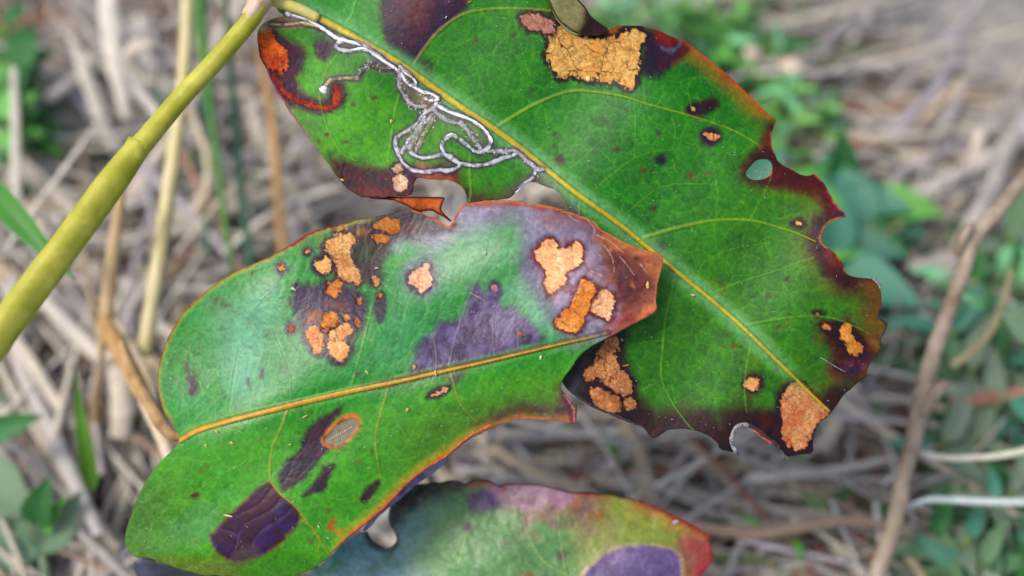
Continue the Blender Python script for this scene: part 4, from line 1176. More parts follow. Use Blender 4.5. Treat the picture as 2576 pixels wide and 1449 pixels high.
for pts, w0, w1, c in veins2:
    L2.vein(pts, c, w0 * .9, w1, 0.00007 * w0 / 3, 0.52)
for q in ([(1480, 425), (1520, 470), (1565, 535)], [(1305, 508), (1340, 522), (1372, 538)], [(930, 196), (955, 225), (985, 245)], [(1180, 178), (1205, 205), (1235, 220)], [(1285, 205), (1340, 262), (1318, 320)], [(1390, 360), (1440, 430), (1450, 520)],
          [(1350, 300), (1420, 330), (1500, 400)], [(700, 140), (740, 150)], [(600, 640), (640, 660), (690, 690)], [(1600, 470), (1640, 520)]):
    L2.vein(A4(q), S(220, 176, 140), 1.3, .8, .00006, .6)
for k in range(26):
    x, y = RNG.uniform(1300, 1720), RNG.uniform(230, 800)
    L2.stain(A4(ell(x, y, RNG.uniform(6, 22), RNG.uniform(4, 12), RNG.uniform(0, 180))), S(70, 34, 40) if k % 2 else S(206, 128, 84), 4, .5, 5, 8)
D, T = line_dist(U, V, MID2, 60)
wM = 8.0 - 4.5 * sstep(.2, 1, T)
L2.mix(S(110, 180, 90), sstep(20, 3, D - wM * .6) * 0.45 * sstep(1.0, .8, T) * (s2 < 30))
L2.mix(S(70, 34, 60), sstep(7, 2, np.abs(D - wM - 2)) * sstep(.38, .5, T) * (s2 > 0) * .6)
L2.mix(S(204, 156, 36), sstep(wM, wM * .6, D) * sstep(1.0, .93, T))
L2.mix(S(158, 114, 24), sstep(wM * .6, 0, np.abs(D - wM * .75)) * .5 * sstep(1.0, .93, T))
L2.h += 0.00036 * np.sqrt(np.clip(1 - (D / (wM * 1.05)) ** 2, 0, 1)) * sstep(1.02, .9, T)
L2.h -= 0.00009 * sstep(26, 4, D - wM) * (D > wM)
L2.names[max(L2.names) + 1] = ('midrib', None)
L2.lab[(D < wM) & (T < .985)] = max(L2.names)
root2 = thing('diseased_leaf', 'lower left green leaf with faded lilac area and orange dry tip over the larger leaf', 'leaf', P3(457, 1104, D2(457, 1104)))
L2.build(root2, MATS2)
on_leaf_tube('curled_rim', [(1238, 1068), (1180, 1098), (1130, 1140), (1090, 1168)], 2.6, D2, M_orange, root2, seed=31, lift=.0)
on_leaf_tube('curled_rim', A4([(500, 228), (530, 165), (570, 125), (640, 108), (720, 100), (830, 100), (940, 117), (1050, 132), (1150, 155)]), 2.4, D2, M_orange, root2, seed=32, lift=.0)
on_leaf_tube('curled_rim', A4([(250, 155), (330, 180), (400, 215), (455, 247), (480, 250), (500, 225)]), 2.0, D2, M_orange, root2, seed=33, lift=.0)
on_leaf_tube('curled_rim', A4([(1150, 1235), (1185, 1285), (1210, 1330), (1212, 1405)]), 3.2, D2, mat_plain('pinkish_rim', S(176, 96, 80), S(120, 66, 70), .6, 1500), root2, seed=34, lift=.0)
on_leaf_tube('bitten_spine', A6([(705, 1022), (740, 1028), (765, 1035)]), 3.2, D2, M_mine[1], root2, seed=35, lift=.0003)
on_leaf_tube('bitten_spine', A4([(392, 1095), (396, 1130)]), 2.4, D2, M_mine[1], root2, seed=36, lift=.0006)
# row of tiny beads across the papery window
for k in range(11):
    x, y = 1440 + k * 15.5, 492 - k * 8.6
    on_leaf_tube('bead', A6([(x, y), (x + 4, y + 3), (x + 7, y + 1)]), .9, D2, M_mine[0], root2, seed=k, n=4, lift=.0001, sides=6)

# ------------------------------------------------------------------ bottom leaf, out of focus
def D3(u, v):
    u, v = np.asarray(u, float), np.asarray(v, float)
    return 0.266 + .010 * np.clip((np.asarray(v) - 1220) / 300, -1, 3) * -.35 + .004 * ((u - 1350) / 450) ** 2 + .0007 * np.sin(u / 60.) * np.cos(v / 50.)


out3 = (A7([(-180, 980), (70, 820), (150, 740), (260, 640), (372, 592), (366, 620), (392, 668), (440, 698), (490, 708), (525, 680), (537, 650), (520, 610), (492, 560), (484, 500), (500, 430), (560, 350), (610, 322), (700, 327), (760, 310), (800, 312), (850, 300), (915, 305), (950, 332), (965, 310), (1000, 290), (1090, 295), (1130, 320),
          (1160, 334), (1190, 318), (1250, 322), (1330, 320), (1400, 326), (1500, 350), (1600, 372), (1650, 366), (1750, 382), (1900, 397), (2050, 440), (2200, 510), (2350, 590), (2412, 622), (2400, 660), (2432, 720), (2422, 800), (2350, 880)]) + [(1720, 1500), (1600, 1640), (1300, 1720), (1000, 1680), (800, 1560), (700, 1500)])
L3 = Leaf(out3, [], D3, step=4.0, seed=71, rough_amp=3, rough_step=9)
U, V = L3.U, L3.V
edge = -L3.sd
n1, n2 = fbm(U, V, 70, 401, 4), fbm(U, V, 26, 402, 3)
L3.col[:] = S(100, 150, 84)
L3.mix(S(112, 160, 172), sstep(1140, 960, U + 60 * n1) * .9)  # teal-grey left side, its pigment lightened to steel blue for sky sheen
L3.mix(S(54, 128, 90), sstep(.1, .6, -n1) * sstep(1150, 950, U))
L3.mix(S(60, 140, 60), sstep(80, 0, np.abs(U - 1140)) * sstep(1340, 1420, V) * .6)
L3.mix(S(150, 160, 46), sstep(1400, 1520, U + 40 * n1) * .85)
L3.mix(S(160, 140, 104), sstep(.0, .6, n1) * sstep(1250, 1350, U) * .6)
L3.mix(S(150, 96, 92), sstep(110, 40, V - 1215 - .12 * (U - 1250) + 26 * n2) * sstep(1220, 1300, U) * sstep(1560, 1480, U) * .75)
L3.mix(S(168, 120, 150), sstep(60, 30, V - 1215 - .09 * (U - 1250) + 26 * n2) * sstep(1230, 1300, U) * sstep(1480, 1420, U) * .8)
L3.mix(S(176, 104, 40), sstep(.1, .6, n2) * sstep(1420, 1460, U) * sstep(1600, 1560, U) * sstep(1340, 1290, V) * .8)
L3.stain(A7([(960, 380), (1080, 340), (1180, 400), (1200, 450), (1090, 490), (1000, 495), (975, 450)]), S(108, 68, 120), 6, .95, 7, rgb2=S(84, 56, 108))
L3.stain(A7([(1080, 330), (1150, 330), (1180, 400), (1120, 400)]), S(196, 120, 170), 9, .7, 8)
L3.stain(A7([(560, 330), (900, 300), (960, 340), (820, 390), (700, 420), (640, 480), (560, 560), (500, 640), (470, 500), (520, 400)]), S(36, 18, 14), 16, .97, 14, rgb2=S(76, 42, 10))
L3.stain(A7([(960, 330), (1000, 285), (1090, 290), (1120, 330), (1040, 330), (980, 365)]), S(196, 88, 18), 6, .95, 5)
L3.stain(A7([(1150, 330), (1200, 310), (1190, 380), (1160, 370)]), S(160, 24, 36), 6, .9, 5)
L3.stain(A7([(1630, 360), (1750, 370), (1730, 400), (1640, 395)]), S(168, 30, 36), 6, .8, 5)
L3.stain(A7([(330, 580), (390, 600), (440, 690), (490, 705), (540, 650), (500, 560), (560, 660), (520, 740), (430, 730), (350, 680)]), S(28, 20, 40), 5, .9, 4)
rt = sstep(1560, 1620, U)
L3.mix(S(178, 120, 30), rt * sstep(50, 18, edge + 10 * n2) * .7)
L3.mix(S(150, 44, 20), rt * sstep(22, 5, edge + 8 * n2) * .9)
L3.stain(A7([(2200, 640), (2350, 620), (2440, 700), (2420, 860), (2300, 900), (2230, 760)]), S(176, 88, 84), 16, .85, 12, rgb2=S(166, 50, 66))
L3.stain(A7([(1600, 960), (1640, 850), (1720, 780), (1800, 720), (1900, 690), (2050, 680), (2180, 700), (2260, 760), (2240, 960)]), S(222, 190, 130), 4, .9, 4)
L3.stain(A7([(1612, 964), (1655, 860), (1730, 788), (1806, 728), (1905, 697), (2050, 686), (2175, 706), (2250, 762), (2230, 964)]), S(126, 104, 152), 4, 1, 4, rgb2=S(104, 84, 130))
for x, y, rx, ry, c in ((963, 590, 26, 24, (110, 56, 104)), (1525, 750, 26, 40, (80, 46, 40)), (1310, 548, 18, 14, (150, 110, 110)), (1480, 575, 18, 16, (150, 100, 110)), (1190, 675, 26, 14, (130, 110, 110)), (770, 395, 14, 9, (90, 80, 120)), (1320, 870, 40, 20, (150, 60, 30))):
    L3.stain(A7(ell(x, y, rx, ry)), S(*c), 6, .85, 4)
L3.mix(S(60, 20, 30), sstep(9, 2, edge + 4 * n2) * (U > 1000) * (U < 1600) * .8)
for q in ([(1540, 860), (1400, 780), (1330, 640), (1280, 480)], [(1560, 900), (1520, 700), (1500, 500)], [(900, 800), (960, 600), (1100, 500)]):
    L3.vein(A7(q), S(170, 186, 90), 2.6, 1.4, .0001, .5)
L3.h += .0002 * n2
L3.col = np.clip(L3.col * np.array([.92, .95, 1.05]), 0, .75)
root3 = thing('diseased_leaf', 'blurred teal and yellow-green leaf with red edge and lilac blotch at the bottom', 'leaf', P3(1300, 1620, D3(1300, 1620)))
L3.build(root3, {'blade': mat_attr('mottled_leaf_tissue', rough=.42, spec=.6, var=.2, bump=.00008, translucent=.05)}, .0004)
on_leaf_tube('droplet_scar', A7([(2190, 556), (2205, 552), (2225, 548)]), 5, D3, M_mine[2], root3, seed=3, lift=0)

# small dark leaf under the lower left leaf
out4 = [(330, 1396), (420, 1418), (520, 1440), (620, 1440), (700, 1470), (640, 1560), (520, 1600), (400, 1540), (345, 1460)]
L4 = Leaf(out4, [], lambda u, v: .272 + 0 * np.asarray(u), step=6, seed=81)
L4.col[:] = S(40, 54, 62)
L4.mix(S(80, 86, 112), np.clip(.3 + fbm(L4.U, L4.V, 40, 5), 0, 1))
L4.mix(S(52, 70, 28), sstep(470, 520, L4.U) * .8)
root4 = thing('dark_leaf', 'dark slate coloured leaf mostly hidden beneath the lower green leaf at bottom left', 'leaf', P3(500, 1560, .272))
L4.build(root4, {'blade': M_blade2}, .0004)
# bluish pale leaf edge behind lower leaf
out5 = [(1010, 1235), (1050, 1195), (1090, 1165), (1125, 1140), (1128, 1156), (1098, 1185), (1060, 1210), (1020, 1245), (960, 1290), (930, 1330), (905, 1340), (960, 1270)]
L5 = Leaf(out5, [], lambda u, v: .256 + .00002 * (np.asarray(v) - 1200.), step=3, seed=82, rough_amp=2)
L5.col[:] = S(150, 150, 190)
L5.mix(S(90, 90, 120), np.clip(fbm(L5.U, L5.V, 20, 5) * 1.4, 0, 1))
root5 = thing('dried_leaf_scrap', 'narrow bluish-lilac dried leaf scrap tucked behind the lower leaf\'s bottom edge', 'leaf scrap', P3(1030, 1215, .256))
L5.build(root5, {'blade': M_paper}, .0003)

# ------------------------------------------------------------------ fine pale hairs and flecks on the two leaves
M_hair = mat_plain('pale_hair', S(214, 222, 206), S(160, 190, 160), .5, 900)


def hairs(root, Lf, depth, n, box, seed, big=1.0):
    rg = random.Random(seed)
    fv, ff, nb, c = [], [], 0, 0
    while c < n:
        u, v = rg.uniform(box[0], box[2]), rg.uniform(box[1], box[3])
        i, j = int((v - Lf.V[0, 0]) / Lf.step), int((u - Lf.U[0, 0]) / Lf.step)
        if not (0 <= i < Lf.U.shape[0] and 0 <= j < Lf.U.shape[1]) or Lf.sd[i, j] > -6:
            continue
        c += 1
        a = rg.gauss(.6, .6)
        l = rg.uniform(2.5, 7) * big
        q = np.array([(u, v), (u + l * .5 * math.cos(a), v + l * .5 * math.sin(a) + 1), (u + l * math.cos(a), v + l * math.sin(a) - 1)])
        hh = Lf.h[i, j]
        p = P3(q[:, 0], q[:, 1], depth(q[:, 0], q[:, 1]) - hh - np.array([.00004, .00014, .00010]))
        V_, F_ = tube_np(p, np.array([.25, .45, .2]) * PX * rg.choice([.5, .7, .7, 1, 1.7]), sides=4, up=-CF)
        fv.append(V_ - np.array(root.location))
        ff += [tuple(k + nb for k in f) for f in F_]
        nb += len(V_)
    o = link('leaf_hairs', from_lists('leaf_hairs', np.concatenate(fv), ff, M_hair), root)
    o['kind'] = 'stuff'


hairs(root1, L1, D1, 380, (660, 0, 2230, 1140), 5)
hairs(root2, L2, D2, 420, (330, 520, 1650, 1440), 6, 1.1)

# crumbs lying on the leaves
M_crumb = [mat_plain('straw_crumb', S(226, 196, 120), S(180, 140, 70), .7, 2000), mat_plain('pale_crumb', S(206, 216, 196), S(150, 168, 130), .7, 2000), mat_plain('rusty_crumb', S(200, 110, 80), S(150, 74, 56), .7, 2000)]
crumbs = [('yellowish crumb on the lower leaf just under its midrib near the papery window', A6([(1272, 333)])[0], 7, 0, D2), ('tan crumb at the left of the lower leaf below the rib base', A6([(762, 519)])[0], 6, 0, D2),
          ('small tan crumb left of the side rib on the lower leaf', A6([(1167, 530)])[0], 4, 0, D2), ('pale crumb near the base of the lower leaf', A6([(655, 440)])[0], 6, 0, D2), ('beige crumb nearest the lower leaf left edge', A6([(578, 540)])[0], 5, 0, D2),
          ('tan crumb on the right part of the lower leaf under the midrib', A6([(1986, 288)])[0], 5, 0, D2), ('orange crumb on the midrib of the lower leaf', A6([(1615, 152)])[0], 5, 2, D2), ('grey-green crumb by the orange stain at the lower leaf bottom', A6([(1368, 1106)])[0], 5, 1, D2),
          ('rusty crumb on the lilac patch beside the midrib', A4([(890, 882)])[0], 8, 2, D2), ('pale star-shaped crumb at the left corner of the lilac patch', A4([(266, 1078)])[0], 7, 0, D2), ('greenish crumb below the middle of the midrib', A4([(1015, 1022)])[0], 6, 1, D2),
          ('white crumb on the faded lilac area at top of the lower leaf', A4([(686, 404)])[0], 6, 1, D2), ('cream crumb on the brown dry end of the lower leaf', A4([(1645, 592)])[0], 9, 0, D2), ('tan crumb left of the lone spot in the lower leaf', A5([(1437, 1108)])[0], 6, 0, D2),
          ('pale crumb on the upper leaf right of the lower leaf tip', A3([(370, 668)])[0], 6, 0, D1), ('pinkish crumb on the dark patch below the lower leaf tip', A4([(1515, 1068)])[0], 8, 2, D1), ('white crumb on the black rim under the orange tip', A4([(1494, 917)])[0], 4, 1, D1),
          ('cream crumb on the bright green left half of the upper leaf', A1([(855, 716)])[0], 6, 0, D1), ('tiny white crumb on the maroon left edge of the upper leaf', A1([(570, 1060)])[0], 5, 0, D1), ('white crumb on the purple sector at the top', A1([(1180, 102)])[0], 4, 1, D1),
          ('pinkish crumb at the upper edge of the photo on the upper leaf', A1([(1320, 12)])[0], 5, 2, D1), ('grey fleck in the small dark hollow of the lower leaf', A5([(1006, 618)])[0], 7, 1, D2), ('white fleck on the dark stain beside the tan patches', A5([(1495, 494)])[0], 5, 1, D2)]
for k, (lb, (x, y), r_, mi, dp) in enumerate(crumbs):
    rg = random.Random(k)
    nseg = 5
    a = rg.random() * 3.14
    q = np.array([(x + r_ * t * math.cos(a), y + r_ * t * math.sin(a)) for t in np.linspace(-1, 1, nseg)])
    p = P3(q[:, 0], q[:, 1], dp(q[:, 0], q[:, 1]) - .00028)
    c0 = p.mean(0)
    V_, F_ = tube_np(p, np.array([.25, .5, .6, .45, .2]) * r_ * PX * .8, sides=6, flat=.6, up=-CF, wob=1.2, seed=k)
    tag(link('crumb', from_lists('crumb', V_ - c0, F_, M_crumb[mi], smooth=False), None, tuple(c0)), lb, 'crumb')

# ================================================================== surroundings
# one ground sheet, fine in the middle and coarse towards the horizon
ax = np.concatenate([-np.geomspace(30, .45, 22), np.linspace(-.44, .44, 150), np.geomspace(.45, 30, 22)])
gx, gy = np.meshgrid(ax, ax + .23)
gz = (.010 * fbm(gx, gy, .11, 900, 4) + .004 * fbm(gx, gy, .018, 901, 3)) * np.exp(-((gx / .9) ** 2 + ((gy - .23) / .9) ** 2)) - .006
n_ = len(ax)
gi = np.arange(n_ * n_).reshape(n_, n_)
GF = np.stack([gi[:-1, :-1].ravel(), gi[:-1, 1:].ravel(), gi[1:, 1:].ravel(), gi[1:, :-1].ravel()], 1)
M_soil = mat_plain('dry_soil_litter', S(104, 98, 92), S(164, 158, 152), .9, 70, bump=.002, spec=.1, detail=9)
ground = link('ground', np_mesh('ground', np.stack([gx.ravel(), gy.ravel(), gz.ravel()], 1), GF, M_soil))
ground['kind'] = 'structure'

STRAW_C = [((202, 199, 198), (160, 156, 157)), ((212, 206, 194), (172, 165, 154)), ((194, 189, 200), (154, 149, 162)), ((208, 192, 168), (168, 150, 128)), ((230, 227, 220), (198, 194, 188)), ((172, 150, 134), (132, 112, 100)), ((182, 180, 180), (138, 136, 140))]
COOL = np.array([1.03, 1.01, .98])
M_straw = [mat_plain('dry_straw_tone', S(*a) * COOL, S(*b) * COOL, .75, 260, (1, .12, 1), bump=.0002, spec=.2, rnd=.22) for a, b in STRAW_C]


def straw_mesh(seed, width, bend, flat, sides=7, rings=9):
    """unit-length straw along Y, width as share of the length"""
    rg = random.Random(seed)
    pts = spline([(rg.uniform(-1, 1) * bend * .3, -.5, 0), (rg.uniform(-1, 1) * bend, -.17, rg.uniform(0, 1) * bend * .6), (rg.uniform(-1, 1) * bend, .17, rg.uniform(0, 1) * bend * .6), (rg.uniform(-1, 1) * bend * .3, .5, 0)], rings)
    r = width / 2 * (1 - .35 * np.linspace(0, 1, rings)) * (1 + .12 * np.sin(np.linspace(0, 9, rings) + seed))
    return tube_np(pts, r, sides=sides, flat=flat, wob=.35, seed=seed)


variants = []
STRAW_LOOK = {}
TONES = ['pale grey', 'beige', 'lilac grey', 'tan', 'whitish', 'brown', 'grey']
REG_V = ['upper', 'middle', 'lower']
REG_U = ['far left', 'left', 'central', 'right', 'far right']
for k in range(28):
    sw = random.choice([.018, .025, .035, .05, .075])
    V_, F_ = straw_mesh(k, sw * .75, random.uniform(.01, .08), random.choice([.3, .4, .6, .9]))
    ti = [0, 1, 2, 0, 3, 4, 1, 2, 0, 5, 4, 6, 0, 1][k % 14]
    variants.append(from_lists('dry_straw', V_, F_, M_straw[ti]))
    STRAW_LOOK[variants[-1].name] = (TONES[ti], 'thin' if sw < .03 else 'stout' if sw < .06 else 'broad')


def straw_dir(u, v, rg):
    """angle of the straw in the picture, degrees from +u"""
    if u > 1700 and v < 560:
        return rg.gauss(-14, 20)
    if u > 2000 and v < 1000:
        return rg.choice([rg.gauss(-62, 12), rg.gauss(-25, 20), rg.gauss(20, 20)])
    if u < 650 and v < 700:
        return rg.choice([rg.gauss(60, 18), rg.gauss(30, 20), rg.gauss(-25, 20)])
    if u < 420:
        return rg.choice([rg.gauss(60, 14), rg.gauss(-70, 20), rg.gauss(30, 30)])
    if v < 680:
        return rg.gauss(-12, 38)
    return rg.choice([rg.gauss(-8, 14), rg.gauss(22, 12), rg.gauss(5, 30), rg.gauss(60, 20)])


HID = [chaikin(o, 0) for o in (out1, out2, out3)]


def hidden(u, v, m=0):
    uu, vv = np.array([float(u)]), np.array([float(v)])
    return any(poly_sdf(uu, vv, O)[0] < m for O in HID)


def place_angle(u, v, ang):
    """picture direction -> heading on the ground"""
    a = G3(u, v)
    b = G3(u + 40 * math.cos(R(ang)), v + 40 * math.sin(R(ang)))
    return math.atan2(b[1] - a[1], b[0] - a[0])


rg = random.Random(99)
cnt = 0
STRAW_GROUP = 'dry straws lying in the litter'
while cnt < 285:
    u, v = rg.uniform(-40, 2616), rg.uniform(-40, 1490)
    if hidden(u, v, -30):
        continue
    if (u > 2330 and v > 620 and rg.random() < .93) or (1500 < u < 2100 and v < 340 and rg.random() < .93) or (u < 200 and (v < 330 or v > 1150) and rg.random() < .6):
        continue
    if u > 2260 and v < 400 and rg.random() < .8:
        continue
    cnt += 1
    ang = straw_dir(u, v, rg)
    L_ = rg.uniform(.040, .11)
    h = rg.uniform(.010, .030)
    p = G3(u, v, h)
    o = link('dry_straw', rg.choice(variants), None, tuple(p))
    o.scale = (L_, L_, L_)
    o.rotation_euler = (rg.gauss(0, .10), rg.uniform(-.5, .5), place_angle(u, v, ang) - math.pi / 2)
    tone, wide = STRAW_LOOK[o.data.name]
    hd = (ang + 360) % 180
    way = 'lying level' if hd < 22 or hd > 158 else 'slanting down to the right' if hd < 68 else 'lying upright' if hd < 112 else 'slanting up to the right'
    tag(o, f"{wide} {tone} dry straw {way} in the {REG_V[min(2, int(max(0, v) // 483))]} {REG_U[min(4, int(max(0, u) // 516))]} litter", 'straw', STRAW_GROUP)

# deep thatch below them: too many to count
TV, TF, TC, nb = [], [], [], 0
base_v = [straw_mesh(200 + k, w, b, f, 5, 5) for k, (w, b, f) in enumerate([(.022, .05, .5), (.04, .08, .4), (.015, .04, .8), (.065, .1, .35), (.018, .12, .6), (.026, .02, .9)])]
pal = [S(*a) * COOL for a, b in STRAW_C] + [S(128, 112, 102), S(100, 90, 86), S(160, 112, 92), S(186, 180, 180), S(112, 128, 90)]
for k in range(8500):
    u, v = rg.uniform(-500, 3100), rg.uniform(-420, 1850)
    if 2330 < u < 2700 and v < 380 and rg.random() < .85:
        continue
    V_, F_ = base_v[rg.randrange(6)]
    L_ = rg.uniform(.02, .075)
    a = place_angle(u, v, straw_dir(u, v, rg)) - math.pi / 2 + rg.gauss(0, .25)
    p = G3(u, v, rg.uniform(-.001, .016) * (1.0 if rg.random() < .8 else 1.5))
    ca, sa = math.cos(a), math.sin(a)
    tl = rg.gauss(0, .13)
    W = V_ * L_
    W = np.stack([W[:, 0], W[:, 1] * math.cos(tl) - W[:, 2] * math.sin(tl), W[:, 1] * math.sin(tl) + W[:, 2] * math.cos(tl)], 1)
    W = np.stack([W[:, 0] * ca - W[:, 1] * sa, W[:, 0] * sa + W[:, 1] * ca, W[:, 2]], 1) + p
    TV.append(W)
    TF.append(np.array([f if len(f) == 4 else f for f in F_]) + nb)
    TC.append(np.tile(pal[rg.choice([0, 0, 1, 1, 2, 2, 3, 4, 4, 5, 6, 6, 7, 8, 9, 10, 10, 11])] * rg.uniform(.7, 1.2), (len(V_), 1)))
    nb += len(V_)
M_thatch = mat_attr('thatch_straw', rough=.8, spec=.15, nscale=500, var=.3, bump=.0002, bump_scale=700)
TV = np.concatenate(TV)
TF = np.concatenate(TF)
tri = (TF[:, 0] == TF[:, 3])
TF3 = TF[tri][:, :3]
TFq = TF[~tri]
allf = np.concatenate([np.concatenate([TFq[:, [0, 1, 2]], TFq[:, [0, 2, 3]]]), TF3])
th = link('straw_thatch', np_mesh('straw_thatch', TV, allf, M_thatch, np.concatenate(TC)))
th['kind'] = 'stuff'

# ------------------------------------------------------------------ stalks and stems
def fixed_tube(uvd):
    """(u, v, depth) control points -> world points"""
    a = np.asarray(uvd, float)
    return P3(a[:, 0], a[:, 1], a[:, 2])


def stalk(name, label, cat, uvd, rad_px, mat, n=40, sides=14, group=None, wob=.12, seed=0, section=None, pname='stalk', flat=1.0, nodes=(), node_mat=None):
    """rad_px: widths in picture units at the control points"""
    a = np.asarray(uvd, float)
    q = spline(a, n)
    p = P3(q[:, 0], q[:, 1], q[:, 2])
    w = np.interp(np.linspace(0, 1, n), np.linspace(0, 1, len(rad_px)), rad_px) * K * q[:, 2] / 2
    t = thing(name, label, cat, p[-1] if p[-1][2] < p[0][2] else p[0], group)
    tube_part(pname, p, w, mat, t, sides=sides, wob=wob, seed=seed, section=section, flat=flat, up=-CF)
    for k, f in enumerate(nodes):
        i = int(f * (n - 1))
        i = min(max(i, 1), n - 2)
        d = (p[i + 1] - p[i - 1]) / np.linalg.norm(p[i + 1] - p[i - 1])
        r0 = w[i]
        tube_part('stem_node', np.array([p[i] + d * x * r0 for x in (-1.0, -.5, 0, .5, 1.0)]), np.array([1.0, 1.07, 1.12, 1.07, 1.0]) * r0, node_mat or mat, t, sides=sides, wob=.1, seed=k, up=-CF)
    return t


def two_tone(name, c1, c2, c3, rough=.4, scale=90, stretch=(1, 1, 1)):
    m = mat_plain(name, S(*c1), S(*c2), rough, scale, stretch, bump=.0003, spec=.45, detail=5)
    return m


M_stem = mat_plain('yellow_green_stem', S(166, 170, 36), S(206, 202, 78), .4, 190, (1, 1, 1), bump=.00016, spec=.5, detail=6)
M_stem_tip = mat_plain('pale_stem_tip', S(222, 196, 180), S(176, 150, 110), .5, 300, bump=.0002)
M_petiole = mat_plain('pale_yellow_petiole', S(224, 206, 96), S(206, 200, 130), .4, 300, bump=.0001)


def ridge(th, t):
    k = sstep(.45, .6, np.array(t))
    return 1 + k * .22 * np.cos(2 * (th - 0.5)) + k * .16 * np.abs(np.cos(1.5 * (th + .4)))


stem = stalk('plant_stem', 'thick glossy yellow-green stem crossing the upper left corner diagonally', 'stem',
             [(657, 10, .2462), (620, 62, .246), (540, 155, .2445), (450, 252, .243), (372, 345, .241), (336, 385, .240), (250, 500, .237), (170, 610, .234), (80, 730, .231), (0, 836, .228), (-80, 945, .225)],
             [44, 47, 49, 51, 54, 58, 59, 60, 63, 66, 70], M_stem, n=90, sides=24, section=ridge, wob=.045, nodes=(), seed=3)
q = np.array([(350, 358, .2405), (338, 378, .2402), (328, 394, .2399)])
tube_part('stem_node', fixed_tube(q), np.array([28.5, 30.5, 29.5]) * K * .24, M_stem, stem, sides=20, wob=.3, seed=4, up=-CF)
tube_part('stem_tip', fixed_tube([(628, 46, .246), (640, 30, .2461), (652, 8, .2462), (664, -16, .2463), (680, -50, .2464)]), np.array([22, 24.5, 26, 25, 24]) * K * .246, M_stem_tip, stem, sides=16, wob=.5, seed=5, up=-CF)
pq = spline([(648, -22, .2470), (672, -8, .2482), (700, 4, .2490), (735, 16, .2494), (770, 30, .2496), (800, 45, .2499)], 20)
tube_part('petiole', P3(pq[:, 0], pq[:, 1], pq[:, 2]), np.linspace(20, 12, 20) * PX, M_petiole, root1, sides=12, wob=.15, up=-CF)

# stalk that carries the lower leaf
M_tan = mat_plain('tan_dry_stalk', S(206, 168, 112), S(182, 140, 88), .5, 130, (1, 1, 1), bump=.0002, spec=.35)
M_tanw = mat_plain('whitish_dry_stalk', S(224, 212, 196), S(196, 176, 140), .55, 160, bump=.0002)
M_yel = mat_plain('straw_yellow_stalk', S(204, 194, 128), S(224, 212, 166), .45, 90, bump=.0002)
M_tanpale = mat_plain('pale_tan_stalk', S(212, 186, 146), S(190, 160, 116), .5, 120, bump=.0002, spec=.35)
M_grn = mat_plain('green_stalk', S(52, 122, 40), S(84, 146, 56), .5, 120, bump=.0002)
M_dgrn = mat_plain('dark_green_stalk', S(30, 92, 60), S(52, 116, 84), .5, 120, bump=.0002)
pet2 = spline([(300, 850, .285), (330, 930, .279), (372, 1010, .274), (402, 1060, .270), (432, 1094, .262), (470, 1098, .2560)], 30)
tube_part('petiole', P3(pet2[:, 0], pet2[:, 1], pet2[:, 2]), np.interp(np.linspace(0, 1, 30), [0, .3, .7, 1], [10, 15, 17, 8]) * K * .27, mat_plain('brown_yellow_petiole', S(150, 112, 62), S(206, 172, 124), .45, 220, bump=.0002), root2, sides=12, wob=.2, up=-CF)
stalk('dry_stalk', 'tan upright stalk with a pointed sheath, hanging below the yellow-green stem', 'stalk', [(309, 440, .300), (300, 520, .303), (288, 600, .306), (278, 690, .309), (268, 780, .312), (258, 850, .315), (251, 905, .318)], [18, 28, 34, 38, 36, 30, 10], M_tanpale, seed=7, flat=.7)
stalk('dry_stalk', 'thin brownish stalk running down from the sheath tip at lower left', 'stalk', [(260, 850, .330), (252, 920, .335), (242, 1010, .340), (232, 1200, .352), (226, 1470, .365)], [10, 14, 30, 44, 58], mat_plain('brown_blurred_stalk', S(176, 150, 118), S(138, 112, 90), .7, 120, bump=.0004), seed=8)
stalk('dry_stalk', 'straight straw-yellow cane standing between the yellow-green stem and the leaves', 'stalk', [(474, -40, .330), (470, 80, .326), (462, 190, .323), (450, 295, .321), (432, 430, .318), (412, 570, .316), (394, 690, .314), (378, 790, .312), (362, 895, .310)], [36, 34, 34, 36, 38, 38, 40, 40, 38], M_yel, seed=9, nodes=(.37, .62), n=70)
stalk('dry_stalk', 'light orange-tan stalk slanting down towards the base of the lower leaf', 'stalk', [(262, 800, .312), (285, 850, .306), (318, 910, .300), (352, 975, .295), (386, 1035, .290)], [30, 46, 48, 44, 18], M_tan, seed=10)
stalk('dry_stalk', 'whitish flattened stalk lying right behind the light orange-tan one', 'stalk', [(272, 800, .325), (300, 830, .322), (335, 880, .319), (362, 940, .316), (380, 1010, .314)], [18, 28, 30, 30, 24], M_tanw, seed=11, flat=.5)
stalk('dry_stalk', 'white peeling stalk ending under the base of the lower leaf', 'stalk', [(352, 985, .300), (376, 1035, .297), (400, 1080, .295), (420, 1130, .293), (434, 1170, .292)], [26, 32, 36, 38, 30], M_tanw, seed=12)
stalk('dry_stalk', 'thin tan stalk standing left of the upper leaf edge, blurred', 'stalk', [(655, 130, .37), (678, 260, .365), (692, 380, .36), (700, 500, .355), (712, 640, .35)], [22, 24, 24, 24, 24], mat_plain('blurred_tan_stalk', S(208, 166, 110), S(190, 148, 96), .6, 100, bump=.0002), seed=13)
stalk('green_stalk', 'green rush stalk beside the straw-yellow cane, top left', 'stalk', [(498, -40, .352), (505, 60, .350), (516, 160, .348), (530, 280, .346), (546, 400, .344), (566, 560, .342), (585, 680, .340)], [32, 32, 26, 20, 18, 16, 14], M_grn, seed=14)
stalk('green_stalk', 'thinner dark green rush stalk crossing behind the yellow-green stem near its top', 'stalk', [(566, -40, .36), (572, 60, .36), (580, 180, .357), (592, 320, .354), (605, 470, .350), (622, 600, .347), (640, 720, .345)], [14, 16, 18, 20, 20, 20, 16], M_dgrn, seed=15)
